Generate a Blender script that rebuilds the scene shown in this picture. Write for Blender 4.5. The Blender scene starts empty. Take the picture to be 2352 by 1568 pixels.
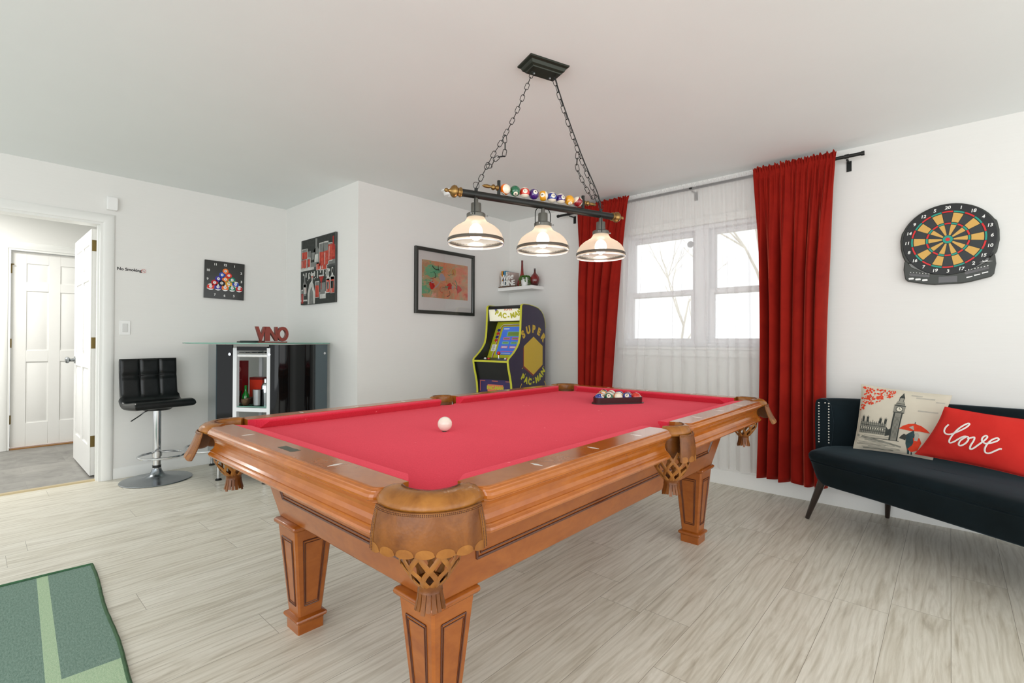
import bpy, bmesh, math, random
from math import sin, cos, pi, radians, sqrt, atan2
from mathutils import Vector, Matrix, Euler, noise as mnoise
SC = bpy.context.scene
COL = SC.collection

# ---------------------------------------------------------------- camera
cam_d = bpy.data.cameras.new('camera'); cam = bpy.data.objects.new('camera', cam_d); COL.objects.link(cam)
cam_d.sensor_fit = 'HORIZONTAL'; cam_d.sensor_width = 36.0
cam_d.lens = 1120.73 * 36 / 2352; cam_d.shift_y = (774.65 - 784) / 2352
cam_d.clip_start = 0.05; cam_d.clip_end = 200
YAW, PIT, ROL = 0.7321251, 0.0063676, 0.0041219
fw = Vector((-sin(YAW) * cos(PIT), cos(YAW) * cos(PIT), sin(PIT)))
rt = Vector((cos(YAW), sin(YAW), 0)); up = rt.cross(fw)
r2 = rt * cos(ROL) + up * sin(ROL); u2 = up * cos(ROL) - rt * sin(ROL)
R = Matrix((r2, u2, -fw)).transposed()
cam.matrix_world = Matrix.Translation((0, 0, 1.1162)) @ R.to_4x4()
SC.camera = cam

# ---------------------------------------------------------------- light and exposure
SC.view_settings.view_transform = 'Standard'; SC.view_settings.look = 'None'
SC.view_settings.exposure = 0.31; SC.view_settings.gamma = 1.0
SC.view_settings.use_curve_mapping = False
world = bpy.data.worlds.new('world'); SC.world = world; world.use_nodes = True
bgn = world.node_tree.nodes['Background']
bgn.inputs[0].default_value = (0.95, 0.98, 1.0, 1); bgn.inputs[1].default_value = 1.25
def area(name, loc, rot, sx, sy, power, col=(1, 1, 1)):
    l = bpy.data.lights.new(name, 'AREA'); l.shape = 'RECTANGLE'; l.size = sx; l.size_y = sy
    l.energy = power; l.color = col
    o = bpy.data.objects.new(name, l); COL.objects.link(o); o.location = loc; o.rotation_euler = rot
    return o
# added fill panels behind and right of the camera, in place of unseen windows
area('fill_behind', (0.6, -2.9, 1.30), (radians(106), 0, radians(14)), 4.4, 2.2, 66, (0.93, 0.975, 1))
area('fill_side', (2.9, 1.2, 1.3), (radians(104), 0, radians(90)), 3.8, 2.1, 29, (1, 0.98, 0.95))
area('hall_fill_light', (-6.0, -0.3, 2.38), (0, 0, 0), 0.5, 0.5, 34, (1, 0.98, 0.94))  # added fill under the hall ceiling to brighten it, no fixture there

YW, XD, YJ, XA, H = 3.965, -4.961, 2.1215, -3.604, 2.42

# ---------------------------------------------------------------- helpers
class MB:
    def __init__(s): s.v = []; s.f = []; s.m = []; s.mi = 0; s.T = None
    def add(s, vs, fs, mi=None):
        n = len(s.v)
        for v in vs:
            v = Vector(v)
            if s.T is not None: v = s.T @ v
            s.v.append(v[:])
        for f in fs: s.f.append([n + i for i in f]); s.m.append(s.mi if mi is None else mi)
        return s
    def box(s, x0, x1, y0, y1, z0, z1, mi=None):
        vs = [(x, y, z) for z in (z0, z1) for y in (y0, y1) for x in (x0, x1)]
        return s.add(vs, [(0, 2, 3, 1), (4, 5, 7, 6), (0, 1, 5, 4), (2, 6, 7, 3), (0, 4, 6, 2), (1, 3, 7, 5)], mi)
    def frustum(s, a, b, mi=None):   # a,b = (x0,x1,y0,y1,z)
        vs = []
        for (x0, x1, y0, y1, z) in (a, b): vs += [(x0, y0, z), (x1, y0, z), (x0, y1, z), (x1, y1, z)]
        return s.add(vs, [(0, 2, 3, 1), (4, 5, 7, 6), (0, 1, 5, 4), (2, 6, 7, 3), (0, 4, 6, 2), (1, 3, 7, 5)], mi)
    def loft(s, rings, close_u=True, cap=True, mi=None):
        n = len(rings[0]); vs = [p for r in rings for p in r]; fs = []
        for i in range(len(rings) - 1):
            for j in range(n if close_u else n - 1):
                k = (j + 1) % n
                fs.append((i * n + j, i * n + k, (i + 1) * n + k, (i + 1) * n + j))
        if cap and close_u:
            fs.append(tuple(range(n))[::-1]); fs.append(tuple((len(rings) - 1) * n + j for j in range(n)))
        return s.add(vs, fs, mi)
    def lathe(s, prof, n=32, c=(0, 0, 0), cap=True, mi=None, close=False):
        rings = [[(c[0] + r * cos(2 * pi * j / n), c[1] + r * sin(2 * pi * j / n), c[2] + z) for j in range(n)] for r, z in prof]
        if close: rings.append(rings[0])
        return s.loft(rings, True, cap and not close, mi)
    def tube(s, pts, r, n=8, closed=False, mi=None, flat=None, upv=None):
        pts = [Vector(p) for p in pts]; N = len(pts); rings = []
        prev = None
        for i, p in enumerate(pts):
            if closed: d = pts[(i + 1) % N] - pts[i - 1]
            else: d = pts[min(i + 1, N - 1)] - pts[max(i - 1, 0)]
            if d.length < 1e-9: d = Vector((0, 0, 1))
            d.normalize()
            if upv is not None: u0 = Vector(upv(p) if callable(upv) else upv)
            elif prev is None: u0 = Vector((0, 0, 1)) if abs(d.z) < .9 else Vector((1, 0, 0))
            else: u0 = prev
            a = (u0 - d * u0.dot(d))
            if a.length < 1e-6: a = d.orthogonal()
            a.normalize(); b = d.cross(a); prev = a
            rr = r[i] if isinstance(r, (list, tuple)) else r
            fl = flat if flat else 1
            rings.append([p + a * (rr * fl * cos(2 * pi * k / n)) + b * (rr * sin(2 * pi * k / n)) for k in range(n)])
        if closed: rings.append(rings[0])
        return s.loft(rings, True, not closed, mi)
    def cyl(s, p0, p1, r0, r1=None, n=24, mi=None):
        return s.tube([p0, p1], [r0, r0 if r1 is None else r1], n, mi=mi)
    def prism(s, poly, h0, h1, M=None, mi=None):
        n = len(poly)
        vs = [(x, y, h0) for x, y in poly] + [(x, y, h1) for x, y in poly]
        if M is not None: vs = [M @ Vector(v) for v in vs]
        fs = [tuple(range(n))[::-1], tuple(range(n, 2 * n))] + [(i, (i + 1) % n, n + (i + 1) % n, n + i) for i in range(n)]
        return s.add(vs, fs, mi)
    def sphere(s, c, r, n=24, m=14, mi=None, sc=(1, 1, 1)):
        prof = []
        rings = []
        for i in range(1, m):
            a = pi * i / m
            rings.append([(c[0] + sc[0] * r * sin(a) * cos(2 * pi * j / n), c[1] + sc[1] * r * sin(a) * sin(2 * pi * j / n), c[2] - sc[2] * r * cos(a)) for j in range(n)])
        vs = [p for q in rings for p in q]; fs = []
        for i in range(len(rings) - 1):
            for j in range(n):
                k = (j + 1) % n; fs.append((i * n + j, i * n + k, (i + 1) * n + k, (i + 1) * n + j))
        vs.append((c[0], c[1], c[2] - sc[2] * r)); vs.append((c[0], c[1], c[2] + sc[2] * r)); L = len(rings) - 1
        for j in range(n):
            k = (j + 1) % n; fs.append((k, j, len(vs) - 2)); fs.append((L * n + j, L * n + k, len(vs) - 1))
        return s.add(vs, fs, mi)
    def grid(s, fn, nu, nv, mi=None):
        vs = [fn(i / nu, j / nv) for j in range(nv + 1) for i in range(nu + 1)]
        fs = [(j * (nu + 1) + i, j * (nu + 1) + i + 1, (j + 1) * (nu + 1) + i + 1, (j + 1) * (nu + 1) + i) for j in range(nv) for i in range(nu)]
        return s.add(vs, fs, mi)
    def text(s, txt, size, M, ext=0.0008, mi=None, bold=0.0, fn=None, spacing=1.0, align='CENTER', shear=0.0):
        vs, fs = text_geo(txt, size, ext, bold, spacing, align, shear)
        if fn: vs = [fn(Vector(v)) for v in vs]
        elif M is not None: vs = [M @ Vector(v) for v in vs]
        return s.add(vs, fs, mi)
    def build(s, name, mats, parent=None, ang=35, bevel=None, seg=2, solid=None, subsurf=0, flatshade=False, recalc=False):
        me = bpy.data.meshes.new(name); me.from_pydata(s.v, [], s.f)
        if not isinstance(mats, (list, tuple)): mats = [mats]
        for m in mats: me.materials.append(m)
        for p, m in zip(me.polygons, s.m): p.material_index = min(m, len(mats) - 1); p.use_smooth = not flatshade
        me.update()
        if recalc:
            b = bmesh.new(); b.from_mesh(me); bmesh.ops.recalc_face_normals(b, faces=b.faces); b.to_mesh(me); b.free()
        if not flatshade: me.set_sharp_from_angle(angle=radians(ang))
        o = bpy.data.objects.new(name, me); COL.objects.link(o)
        if parent is not None: o.parent = parent
        if solid: q = o.modifiers.new('thick', 'SOLIDIFY'); q.thickness = solid; q.offset = 0
        if bevel:
            q = o.modifiers.new('bevel', 'BEVEL'); q.width = bevel; q.segments = seg; q.limit_method = 'ANGLE'; q.angle_limit = radians(30); q.harden_normals = False
        if subsurf: q = o.modifiers.new('sub', 'SUBSURF'); q.levels = subsurf; q.render_levels = subsurf
        return o

_tc = {}
def text_geo(txt, size, ext, bold, spacing, align, shear):
    key = (txt, size, ext, bold, spacing, align, shear)
    if key in _tc: return _tc[key]
    c = bpy.data.curves.new('t', 'FONT'); c.body = txt; c.size = size; c.extrude = ext; c.offset = bold
    c.align_x = align; c.align_y = 'CENTER'; c.space_character = spacing; c.shear = shear; c.resolution_u = 4
    o = bpy.data.objects.new('t', c); COL.objects.link(o)
    dg = bpy.context.evaluated_depsgraph_get(); dg.update()
    me = bpy.data.meshes.new_from_object(o.evaluated_get(dg))
    vs = [tuple(v.co) for v in me.vertices]; fs = [tuple(p.vertices) for p in me.polygons]
    bpy.data.objects.remove(o); bpy.data.curves.remove(c); bpy.data.meshes.remove(me)
    _tc[key] = (vs, fs); return _tc[key]

def frame(o, x, y, z=None):     # matrix from origin and local axes
    x = Vector(x).normalized(); y = Vector(y).normalized(); z = x.cross(y) if z is None else Vector(z)
    M = Matrix((x, y, z)).transposed().to_4x4(); M.translation = Vector(o); return M
def thing(name, label, cat, loc=(0, 0, 0), rz=0, group=None):
    o = bpy.data.objects.new(name, None); COL.objects.link(o); o.location = loc; o.rotation_euler = (0, 0, rz)
    o.empty_display_size = 0.05; o['label'] = label; o['category'] = cat
    if group: o['group'] = group
    return o
def tag(o, label, cat, group=None):
    o['label'] = label; o['category'] = cat
    if group: o['group'] = group
    return o
def struct(mb, name, mat, parent=None, **k):
    o = mb.build(name, mat, parent, **k)
    if parent is None: o['kind'] = 'structure'
    return o
def origin(o, loc):             # move a top-level mesh's origin to its base
    me = o.data; L = Vector(loc); me.transform(Matrix.Translation(-L)); o.location = L; return o
def circle(r, n=32, cx=0, cy=0, a0=0, a1=2 * pi): 
    full = abs(a1 - a0 - 2 * pi) < 1e-6
    m = n if full else n + 1
    return [(cx + r * cos(a0 + (a1 - a0) * i / n), cy + r * sin(a0 + (a1 - a0) * i / n)) for i in range(m)]
def smooth_path(pts, k=6, closed=False):
    P = [Vector(p) for p in pts]; n = len(P); out = []
    rng = range(n if closed else n - 1)
    for i in rng:
        g = (lambda j: P[j % n]) if closed else (lambda j: P[max(0, min(n - 1, j))])
        a, b, c, d = g(i - 1), g(i), g(i + 1), g(i + 2)
        for t in range(k):
            u = t / k
            out.append(0.5 * ((2 * b) + (c - a) * u + (2 * a - 5 * b + 4 * c - d) * u * u + (3 * b - a - 3 * c + d) * u ** 3))
    if not closed: out.append(P[-1])
    return out

# ---------------------------------------------------------------- materials
def lin(c):
    def f(x): x /= 255; return x / 12.92 if x <= .04045 else ((x + .055) / 1.055) ** 2.4
    return (f(c[0]), f(c[1]), f(c[2]), 1)
class NT:
    def __init__(s, name):
        s.m = bpy.data.materials.new(name); s.m.use_nodes = True; s.t = s.m.node_tree
        s.b = s.t.nodes['Principled BSDF']; s.out = s.t.nodes['Material Output']
    def n(s, ty, **k):
        x = s.t.nodes.new(ty)
        for a, v in k.items(): setattr(x, a, v)
        return x
    def l(s, a, b): s.t.links.new(a, b)
    def coord(s, scale=(1, 1, 1), rot=(0, 0, 0), kind='Object'):
        c = s.n('ShaderNodeTexCoord'); m = s.n('ShaderNodeMapping'); m.inputs['Scale'].default_value = scale; m.inputs['Rotation'].default_value = rot
        s.l(c.outputs[kind], m.inputs[0]); return m.outputs[0]
    def noise(s, vec, scale, detail=4, rough=.55, dist=0):
        x = s.n('ShaderNodeTexNoise'); x.inputs['Scale'].default_value = scale; x.inputs['Detail'].default_value = detail
        x.inputs['Roughness'].default_value = rough; x.inputs['Distortion'].default_value = dist; s.l(vec, x.inputs['Vector']); return x.outputs['Fac']
    def ramp(s, fac, stops):
        x = s.n('ShaderNodeValToRGB'); e = x.color_ramp.elements
        while len(e) < len(stops): e.new(.5)
        for i, (p, c) in enumerate(stops): e[i].position = p; e[i].color = c
        s.l(fac, x.inputs[0]); return x.outputs[0]
    def mix(s, fac, a, b, blend='MIX'):
        x = s.n('ShaderNodeMix'); x.data_type = 'RGBA'; x.blend_type = blend
        for v, i in ((fac, 0), (a, 6), (b, 7)):
            if hasattr(v, 'is_output'): s.l(v, x.inputs[i])
            else: x.inputs[i].default_value = v
        return x.outputs[2]
    def bump(s, h, strength=.3, dist=.002, target=None):
        x = s.n('ShaderNodeBump'); x.inputs['Strength'].default_value = strength; x.inputs['Distance'].default_value = dist
        s.l(h, x.inputs['Height']); s.l(x.outputs[0], (target or s.b).inputs['Normal'])
def mat(name, c, rough=.5, metal=0, spec=.5, var=.0, vs=20, bump=0, bs=60, bd=.001, coat=0, sheen=0, sheen_c=None, emit=None, es=0, alpha=None, trans=0, ior=1.45, srgb=True):
    t = NT(name); b = t.b; col = lin(c) if srgb else (*c, 1)
    b.inputs['Base Color'].default_value = col; b.inputs['Roughness'].default_value = rough; b.inputs['Metallic'].default_value = metal
    b.inputs['Specular IOR Level'].default_value = spec; b.inputs['Coat Weight'].default_value = coat; b.inputs['Coat Roughness'].default_value = .08
    b.inputs['Transmission Weight'].default_value = trans; b.inputs['IOR'].default_value = ior
    if sheen:
        b.inputs['Sheen Weight'].default_value = sheen; b.inputs['Sheen Roughness'].default_value = .4
        if sheen_c: b.inputs['Sheen Tint'].default_value = lin(sheen_c)
    if emit: b.inputs['Emission Color'].default_value = lin(emit); b.inputs['Emission Strength'].default_value = es
    vec = t.coord()
    f = t.noise(vec, vs, 3)
    k = 1 - var
    dark = (col[0] * k, col[1] * k, col[2] * k, 1)
    t.l(t.ramp(f, [(.3, dark), (.7, col)]), b.inputs['Base Color'])
    if bump: t.bump(t.noise(vec, bs, 3), bump, bd)
    return t.m

def wall_mat(name, c):
    t = NT(name); v = t.coord((6, 6, 160)); f = t.noise(v, 1.2, 2)
    col = lin(c); t.l(t.ramp(f, [(.3, tuple(x * .985 for x in col[:3]) + (1,)), (.7, col)]), t.b.inputs['Base Color'])
    t.b.inputs['Roughness'].default_value = .62; t.b.inputs['Specular IOR Level'].default_value = .3
    t.bump(f, .08, .001); return t.m
M_wall = wall_mat('wall_paint', (232, 231, 227))
M_ceil = mat('ceiling_paint', (238, 242, 241), .85, spec=.15, var=.015, vs=3, bump=.05, bs=40)
M_trim = mat('trim_paint', (236, 236, 232), .35, var=.01)
M_door = mat('door_paint', (238, 237, 233), .38, var=.01)

def floor_mat():
    t = NT('laminate_planks')
    v0 = t.coord((1, 1, 1), (0, 0, radians(90)))
    sx = t.n('ShaderNodeSeparateXYZ'); t.l(v0, sx.inputs[0])
    dv = t.n('ShaderNodeMath', operation='DIVIDE'); dv.inputs[1].default_value = .19; t.l(sx.outputs[1], dv.inputs[0])
    fl = t.n('ShaderNodeMath', operation='FLOOR'); t.l(dv.outputs[0], fl.inputs[0])
    wn_ = t.n('ShaderNodeTexWhiteNoise'); wn_.noise_dimensions = '1D'; t.l(fl.outputs[0], wn_.inputs['W'])
    ma = t.n('ShaderNodeMath', operation='MULTIPLY_ADD'); ma.inputs[1].default_value = 1.22; t.l(wn_.outputs['Value'], ma.inputs[0]); t.l(sx.outputs[0], ma.inputs[2])
    cb_ = t.n('ShaderNodeCombineXYZ'); t.l(ma.outputs[0], cb_.inputs[0]); t.l(sx.outputs[1], cb_.inputs[1]); v = cb_.outputs[0]
    br = t.n('ShaderNodeTexBrick'); br.offset = 0; br.offset_frequency = 2
    br.inputs['Color1'].default_value = (.32, .32, .32, 1); br.inputs['Color2'].default_value = (.68, .68, .68, 1); br.inputs['Mortar'].default_value = (.5, .5, .5, 1)
    br.inputs['Scale'].default_value = 1; br.inputs['Mortar Size'].default_value = .0009; br.inputs['Mortar Smooth'].default_value = .3
    br.inputs['Brick Width'].default_value = 1.22; br.inputs['Row Height'].default_value = .19; br.inputs['Bias'].default_value = 0
    t.l(v, br.inputs['Vector'])
    # grain shifted per plank
    add = t.n('ShaderNodeVectorMath', operation='MULTIPLY_ADD'); add.inputs[1].default_value = (7, 9, 0)
    t.l(br.outputs['Color'], add.inputs[0]); t.l(v, add.inputs[2])
    m1 = t.n('ShaderNodeMapping'); m1.inputs['Scale'].default_value = (1.3, 13, 1); t.l(add.outputs[0], m1.inputs[0])
    g1 = t.noise(m1.outputs[0], 1.6, 6, .6, 1.3)
    m2 = t.n('ShaderNodeMapping'); m2.inputs['Scale'].default_value = (2.2, 70, 1); t.l(add.outputs[0], m2.inputs[0])
    g2 = t.noise(m2.outputs[0], 2.0, 4, .6, .6)
    m3 = t.n('ShaderNodeMapping'); m3.inputs['Scale'].default_value = (.30, 1, 1); t.l(add.outputs[0], m3.inputs[0])
    wv = t.n('ShaderNodeTexWave'); wv.wave_type = 'BANDS'; wv.bands_direction = 'Y'; wv.inputs['Scale'].default_value = 11; wv.inputs['Distortion'].default_value = 11
    wv.inputs['Detail'].default_value = 2.5; wv.inputs['Detail Scale'].default_value = .45; t.l(m3.outputs[0], wv.inputs['Vector'])
    base = t.ramp(g1, [(.28, lin((160, 150, 126))), (.42, lin((202, 195, 174))), (.58, lin((232, 228, 212))), (.8, lin((184, 176, 152)))])
    c2 = t.mix(.2, base, t.ramp(g2, [(.32, lin((172, 162, 146))), (.6, lin((236, 232, 224)))]))
    c3 = t.mix(.2, c2, t.ramp(wv.outputs['Fac'], [(.02, lin((150, 141, 122))), (.35, lin((226, 222, 211)))]))
    sep = t.mix(.2, c3, t.ramp(br.outputs['Color'], [(.3, lin((200, 192, 178))), (.7, lin((236, 232, 225)))]))
    seam = t.mix(br.outputs['Fac'], sep, lin((140, 132, 118)))
    t.l(seam, t.b.inputs['Base Color']); t.b.inputs['Roughness'].default_value = .36
    t.b.inputs['Specular IOR Level'].default_value = .38
    t.bump(g2, .12, .0008); return t.m
M_floor = floor_mat()
def hall_mat():
    t = NT('hall_vinyl'); v = t.coord((1, 1, 1), (0, 0, radians(90)))
    br = t.n('ShaderNodeTexBrick'); br.offset = .5; br.inputs['Color1'].default_value = lin((112, 110, 106)); br.inputs['Color2'].default_value = lin((146, 143, 137)); br.inputs['Mortar'].default_value = lin((96, 94, 90))
    br.inputs['Scale'].default_value = 1; br.inputs['Mortar Size'].default_value = .001; br.inputs['Brick Width'].default_value = .6; br.inputs['Row Height'].default_value = .3
    t.l(v, br.inputs['Vector'])
    f = t.noise(v, 7, 5, .65, 1); t.l(t.mix(.55, br.outputs['Color'], t.ramp(f, [(.3, lin((104, 102, 98))), (.7, lin((158, 155, 149)))])), t.b.inputs['Base Color'])
    t.b.inputs['Roughness'].default_value = .4; return t.m
M_hall = hall_mat()

def wood(name, c0, c1, c2, rough=.28, coat=.5, axis=(1, 12, 12), spec=.5):
    t = NT(name); v = t.coord(axis); f = t.noise(v, 3.2, 6, .62, 1.2)
    f2 = t.noise(t.coord(tuple(a * 6 for a in axis)), 3, 3)
    a = t.ramp(f, [(.28, lin(c0)), (.5, lin(c1)), (.75, lin(c2))])
    t.l(t.mix(.25, a, t.ramp(f2, [(.3, lin(c0)), (.7, lin(c2))])), t.b.inputs['Base Color'])
    t.b.inputs['Roughness'].default_value = rough; t.b.inputs['Coat Weight'].default_value = coat; t.b.inputs['Coat Roughness'].default_value = .12
    t.b.inputs['Specular IOR Level'].default_value = spec
    return t.m
M_wood = wood('table_wood', (134, 66, 16), (152, 82, 25), (170, 97, 35), axis=(1.5, 1.5, 3), coat=.2)
M_woodtop = wood('rail_wood', (150, 78, 20), (168, 93, 28), (184, 107, 38), .2, .3, axis=(1.5, 1.5, 3))
M_groove = mat('wood_groove', (84, 40, 20), .3, coat=.4)
def felt():
    t = NT('red_felt'); v = t.coord(); f = t.noise(v, 260, 2); f2 = t.noise(v, 2.3, 3); f3 = t.noise(v, 46, 1, .3)
    a = t.ramp(f2, [(.3, lin((212, 44, 66))), (.7, lin((222, 54, 76)))])
    b = t.mix(.35, a, t.ramp(f, [(.3, lin((200, 36, 56))), (.7, lin((236, 72, 92)))]))
    c = t.mix(t.ramp(f3, [(.80, (0, 0, 0, 1)), (.84, (1, 1, 1, 1))]), b, lin((240, 130, 140)))
    t.l(c, t.b.inputs['Base Color']); t.b.inputs['Roughness'].default_value = .95; t.b.inputs['Specular IOR Level'].default_value = .1
    t.b.inputs['Sheen Weight'].default_value = .4; t.b.inputs['Sheen Tint'].default_value = lin((255, 130, 140)); t.b.inputs['Sheen Roughness'].default_value = .5
    t.bump(f, .2, .0006); return t.m
M_felt = felt()
def leather(name, c0, c1, rough=.32, bscale=160, bst=.35):
    t = NT(name); v = t.coord(); f = t.noise(v, 14, 4, .6, .6); vo = t.n('ShaderNodeTexVoronoi'); vo.inputs['Scale'].default_value = bscale; t.l(v, vo.inputs['Vector'])
    t.l(t.ramp(f, [(.32, lin(c0)), (.68, lin(c1))]), t.b.inputs['Base Color']); t.b.inputs['Roughness'].default_value = rough; t.b.inputs['Specular IOR Level'].default_value = .35
    t.bump(vo.outputs['Distance'], bst, .0008); return t.m
M_leath = leather('pocket_leather', (92, 48, 14), (132, 78, 30), .36)
M_leath2 = leather('pocket_leather_edge', (126, 74, 26), (160, 104, 44), .42, 220, .2)
M_leath3 = leather('pocket_collar_leather', (124, 72, 24), (164, 106, 44), .26)
M_blackleath = leather('black_faux_leather', (14, 17, 17), (24, 28, 28), .3, 300, .12)
M_chrome = mat('chrome', (215, 217, 220), .12, 1)
M_steel = mat('brushed_steel', (150, 154, 156), .28, 1, var=.1)
M_black = mat('black_metal', (36, 38, 36), .38, .3, var=.1)
M_blackp = mat('black_plastic', (28, 29, 28), .4, var=.1)
M_brass = mat('aged_brass', (150, 118, 70), .32, .9, var=.15)
M_hinge = mat('hinge_brass', (122, 104, 62), .35, .85, var=.15)
M_white = mat('white_paint', (240, 240, 238), .4)
M_whitetxt = mat('white_ink', (238, 238, 234), .6)
M_ivory = mat('ivory', (240, 228, 214), .16, coat=.6)

def velvet(name, c0, c1, sheen, sc, rough=.85, sr=.3):
    t = NT(name); v = t.coord(); f = t.noise(v, 5, 4, .6, .5); f2 = t.noise(v, 300, 2)
    a = t.ramp(f, [(.3, lin(c0)), (.7, lin(c1))]); t.l(a, t.b.inputs['Base Color'])
    t.b.inputs['Roughness'].default_value = rough; t.b.inputs['Specular IOR Level'].default_value = .2
    t.b.inputs['Sheen Weight'].default_value = sheen; t.b.inputs['Sheen Roughness'].default_value = sr; t.b.inputs['Sheen Tint'].default_value = lin(sc)
    t.bump(f2, .15, .0005); return t.m
M_redvel = velvet('red_velvet', (130, 16, 6), (148, 26, 11), .95, (255, 120, 96), sr=.3)
M_dkvel = velvet('dark_teal_velvet', (6, 18, 22), (12, 26, 32), .45, (110, 130, 140))
M_pilred = velvet('red_plush', (196, 38, 34), (214, 52, 44), .5, (255, 150, 130))

# ================================================================ ROOM SHELL
X0, X1, Y0 = XD, 2.6, -2.7
b = MB(); b.box(-5.02, X1, Y0, YW + .12, -.08, 0); struct(b, 'floor', M_floor)
b = MB(); b.box(-7.1, -5.02, -2.2, 1.6, -.08, -.002); struct(b, 'floor_hall', M_hall)
b = MB(); b.box(-5.09, X1, Y0, YW + .12, H, H + .1); struct(b, 'ceiling', M_ceil)
b = MB(); b.box(-7.1, -5.09, -2.2, 1.6, H, H + .1); struct(b, 'ceiling_hall', M_ceil)
DY0, DY1, DZ = -.215, .70, 2.03       # door opening
b = MB(); b.box(XD - .12, XD, Y0, DY0, 0, H); b.box(XD - .12, XD, DY1, YJ + .1, 0, H); b.box(XD - .12, XD, DY0, DY1, DZ, H); struct(b, 'wall_left', M_wall)
b = MB(); b.box(XD, XA, YJ, YJ + .1, 0, H); struct(b, 'wall_alcove', M_wall)
b = MB(); b.box(XA - .1, XA, YJ + .1, YW + .12, 0, H); struct(b, 'wall_art', M_wall)
WX0, WX1, WZ0, WZ1 = -2.20, -.90, 1.07, 2.06
b = MB(); b.box(XA - .1, WX0, YW, YW + .14, 0, H); b.box(WX1, X1, YW, YW + .14, 0, H); b.box(WX0, WX1, YW, YW + .14, 0, WZ0); b.box(WX0, WX1, YW, YW + .14, WZ1, H); struct(b, 'wall_window', M_wall)
b = MB(); b.box(-7.1, -6.98, -2.2, .255, 0, H); b.box(-7.1, -6.98, .945, 1.6, 0, H); b.box(-7.1, -6.98, .255, .945, 2.02, H); struct(b, 'wall_hall_back', M_wall)
b = MB(); b.box(-7.1, XD - .12, 1.5, 1.6, 0, H); struct(b, 'wall_hall_side', M_wall)

def baseb(name, a, c, out, h=.085, t=.013):   # run from a to c, out = room side normal
    A = Vector((*a, 0)); Cc = Vector((*c, 0)); O = Vector((*out, 0))
    prof = [(0, 0), (t, 0), (t, h * .78), (t * .55, h * .9), (t * .35, h), (0, h)]
    m = MB(); m.loft([[A + O * p + Vector((0, 0, z)) for p, z in prof], [Cc + O * p + Vector((0, 0, z)) for p, z in prof]])
    return struct(m, name, M_trim, recalc=True)
baseb('baseboard_left', (XD, DY1 + .072), (XD, YJ), (1, 0))
baseb('baseboard_left_near', (XD, Y0), (XD, DY0 - .072), (1, 0))
baseb('baseboard_alcove', (XD + .013, YJ), (XA, YJ), (0, -1))
baseb('baseboard_art', (XA, YJ - .013), (XA, YW), (1, 0))
baseb('baseboard_window', (XA + .013, YW), (X1, YW), (0, -1), .105, .015)
baseb('baseboard_hall', (-6.98, 1.01), (-6.98, 1.5), (1, 0))
# threshold strip
b = MB(); b.frustum((-5.06, -5.0, DY0, DY1, 0), (-5.048, -5.012, DY0, DY1, .010)); struct(b, 'trim_2', mat('threshold_strip', (188, 170, 132), .4))

def casing(name, x, y0, y1, z1, w, outx, x_in):   # three mitred sides + jamb lining
    m = MB()
    prof = [(0, 0), (0, .010), (.012, .016), (.05, .019), (w - .006, .014), (w, .008), (w, 0)]
    path = [(y0, 0, -1, 0), (y0, z1, -1, 1), (y1, z1, 1, 1), (y1, 0, 1, 0)]
    rings = []
    for (y, z, dy, dz) in path: rings.append([(x + outx * t, y + dy * o, z + dz * o) for o, t in prof])
    m.loft(rings)
    j = .018
    xa, xb = sorted((x + outx * .004, x_in))
    m.box(xa, xb, y0, y0 + j, 0, z1); m.box(xa, xb, y1 - j, y1, 0, z1); m.box(xa, xb, y0 + j, y1 - j, z1 - j, z1)
    return struct(m, name, M_trim, recalc=True)
casing('trim_1', XD, DY0, DY1, DZ, .070, 1, XD - .125)
casing('trim_3', -6.98, .255, .945, 2.02, .07, 1, -7.08)
# door stop strips in the near jamb
b = MB(); b.box(XD - .07, XD - .035, DY1 - .03, DY1 - .018, 0, DZ - .018); struct(b, 'trim_4', M_trim)

def six_panel(m, W, Hh, T):   # leaf in local x 0..W, y 0..T, z 0..H, raised panels both faces
    sw = .112; rails = [(0, .235), (.86, .975), (1.585, 1.675), (Hh - .115, Hh)]
    cols = [(sw, W / 2 - .045), (W / 2 + .045, W - sw)]; rows = [(.235, .86), (.975, 1.585), (1.675, Hh - .115)]
    g = .009
    m.box(0, W, g, T - g, 0, Hh)
    for y0, y1 in ((0, g), (T - g, T)):
        m.box(0, sw, y0, y1, 0, Hh); m.box(W - sw, W, y0, y1, 0, Hh); m.box(W / 2 - .045, W / 2 + .045, y0, y1, 0, Hh)
        for z0, z1 in rails:
            for c in cols: m.box(c[0], c[1], y0, y1, z0, z1)
    for (c0, c1) in cols:
        for (z0, z1) in rows:
            for (ya, yb) in ((g, .001), (T - g, T - .001)):
                a = .012; e = .042
                q = [(c0 + a, z0 + a), (c1 - a, z0 + a), (c1 - a, z1 - a), (c0 + a, z1 - a)]
                r = [(c0 + e, z0 + e), (c1 - e, z0 + e), (c1 - e, z1 - e), (c0 + e, z1 - e)]
                vs = [(x, ya, z) for x, z in q] + [(x, yb, z) for x, z in r]
                m.add(vs, [(4, 5, 6, 7)] + [(i, (i + 1) % 4, 4 + (i + 1) % 4, 4 + i) for i in range(4)])
def knob(m, p, d):
    d = Vector(d); p = Vector(p); a = d.orthogonal().normalized(); c = d.cross(a)
    for prof in [[(0, 0), (.032, 0), (.032, .006), (.014, .010), (.012, .03), (.016, .036), (.028, .045), (.030, .056), (.024, .066), (.012, .070), (0, .070)]]:
        m.loft([[p + d * h + (a * cos(2 * pi * k / 20) + c * sin(2 * pi * k / 20)) * max(r, .0004) for k in range(20)] for r, h in prof])
d1 = bpy.data.objects.new('door_1', None); COL.objects.link(d1); d1.location = (-6.07, .655, .012); d1['kind'] = 'structure'
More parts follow.
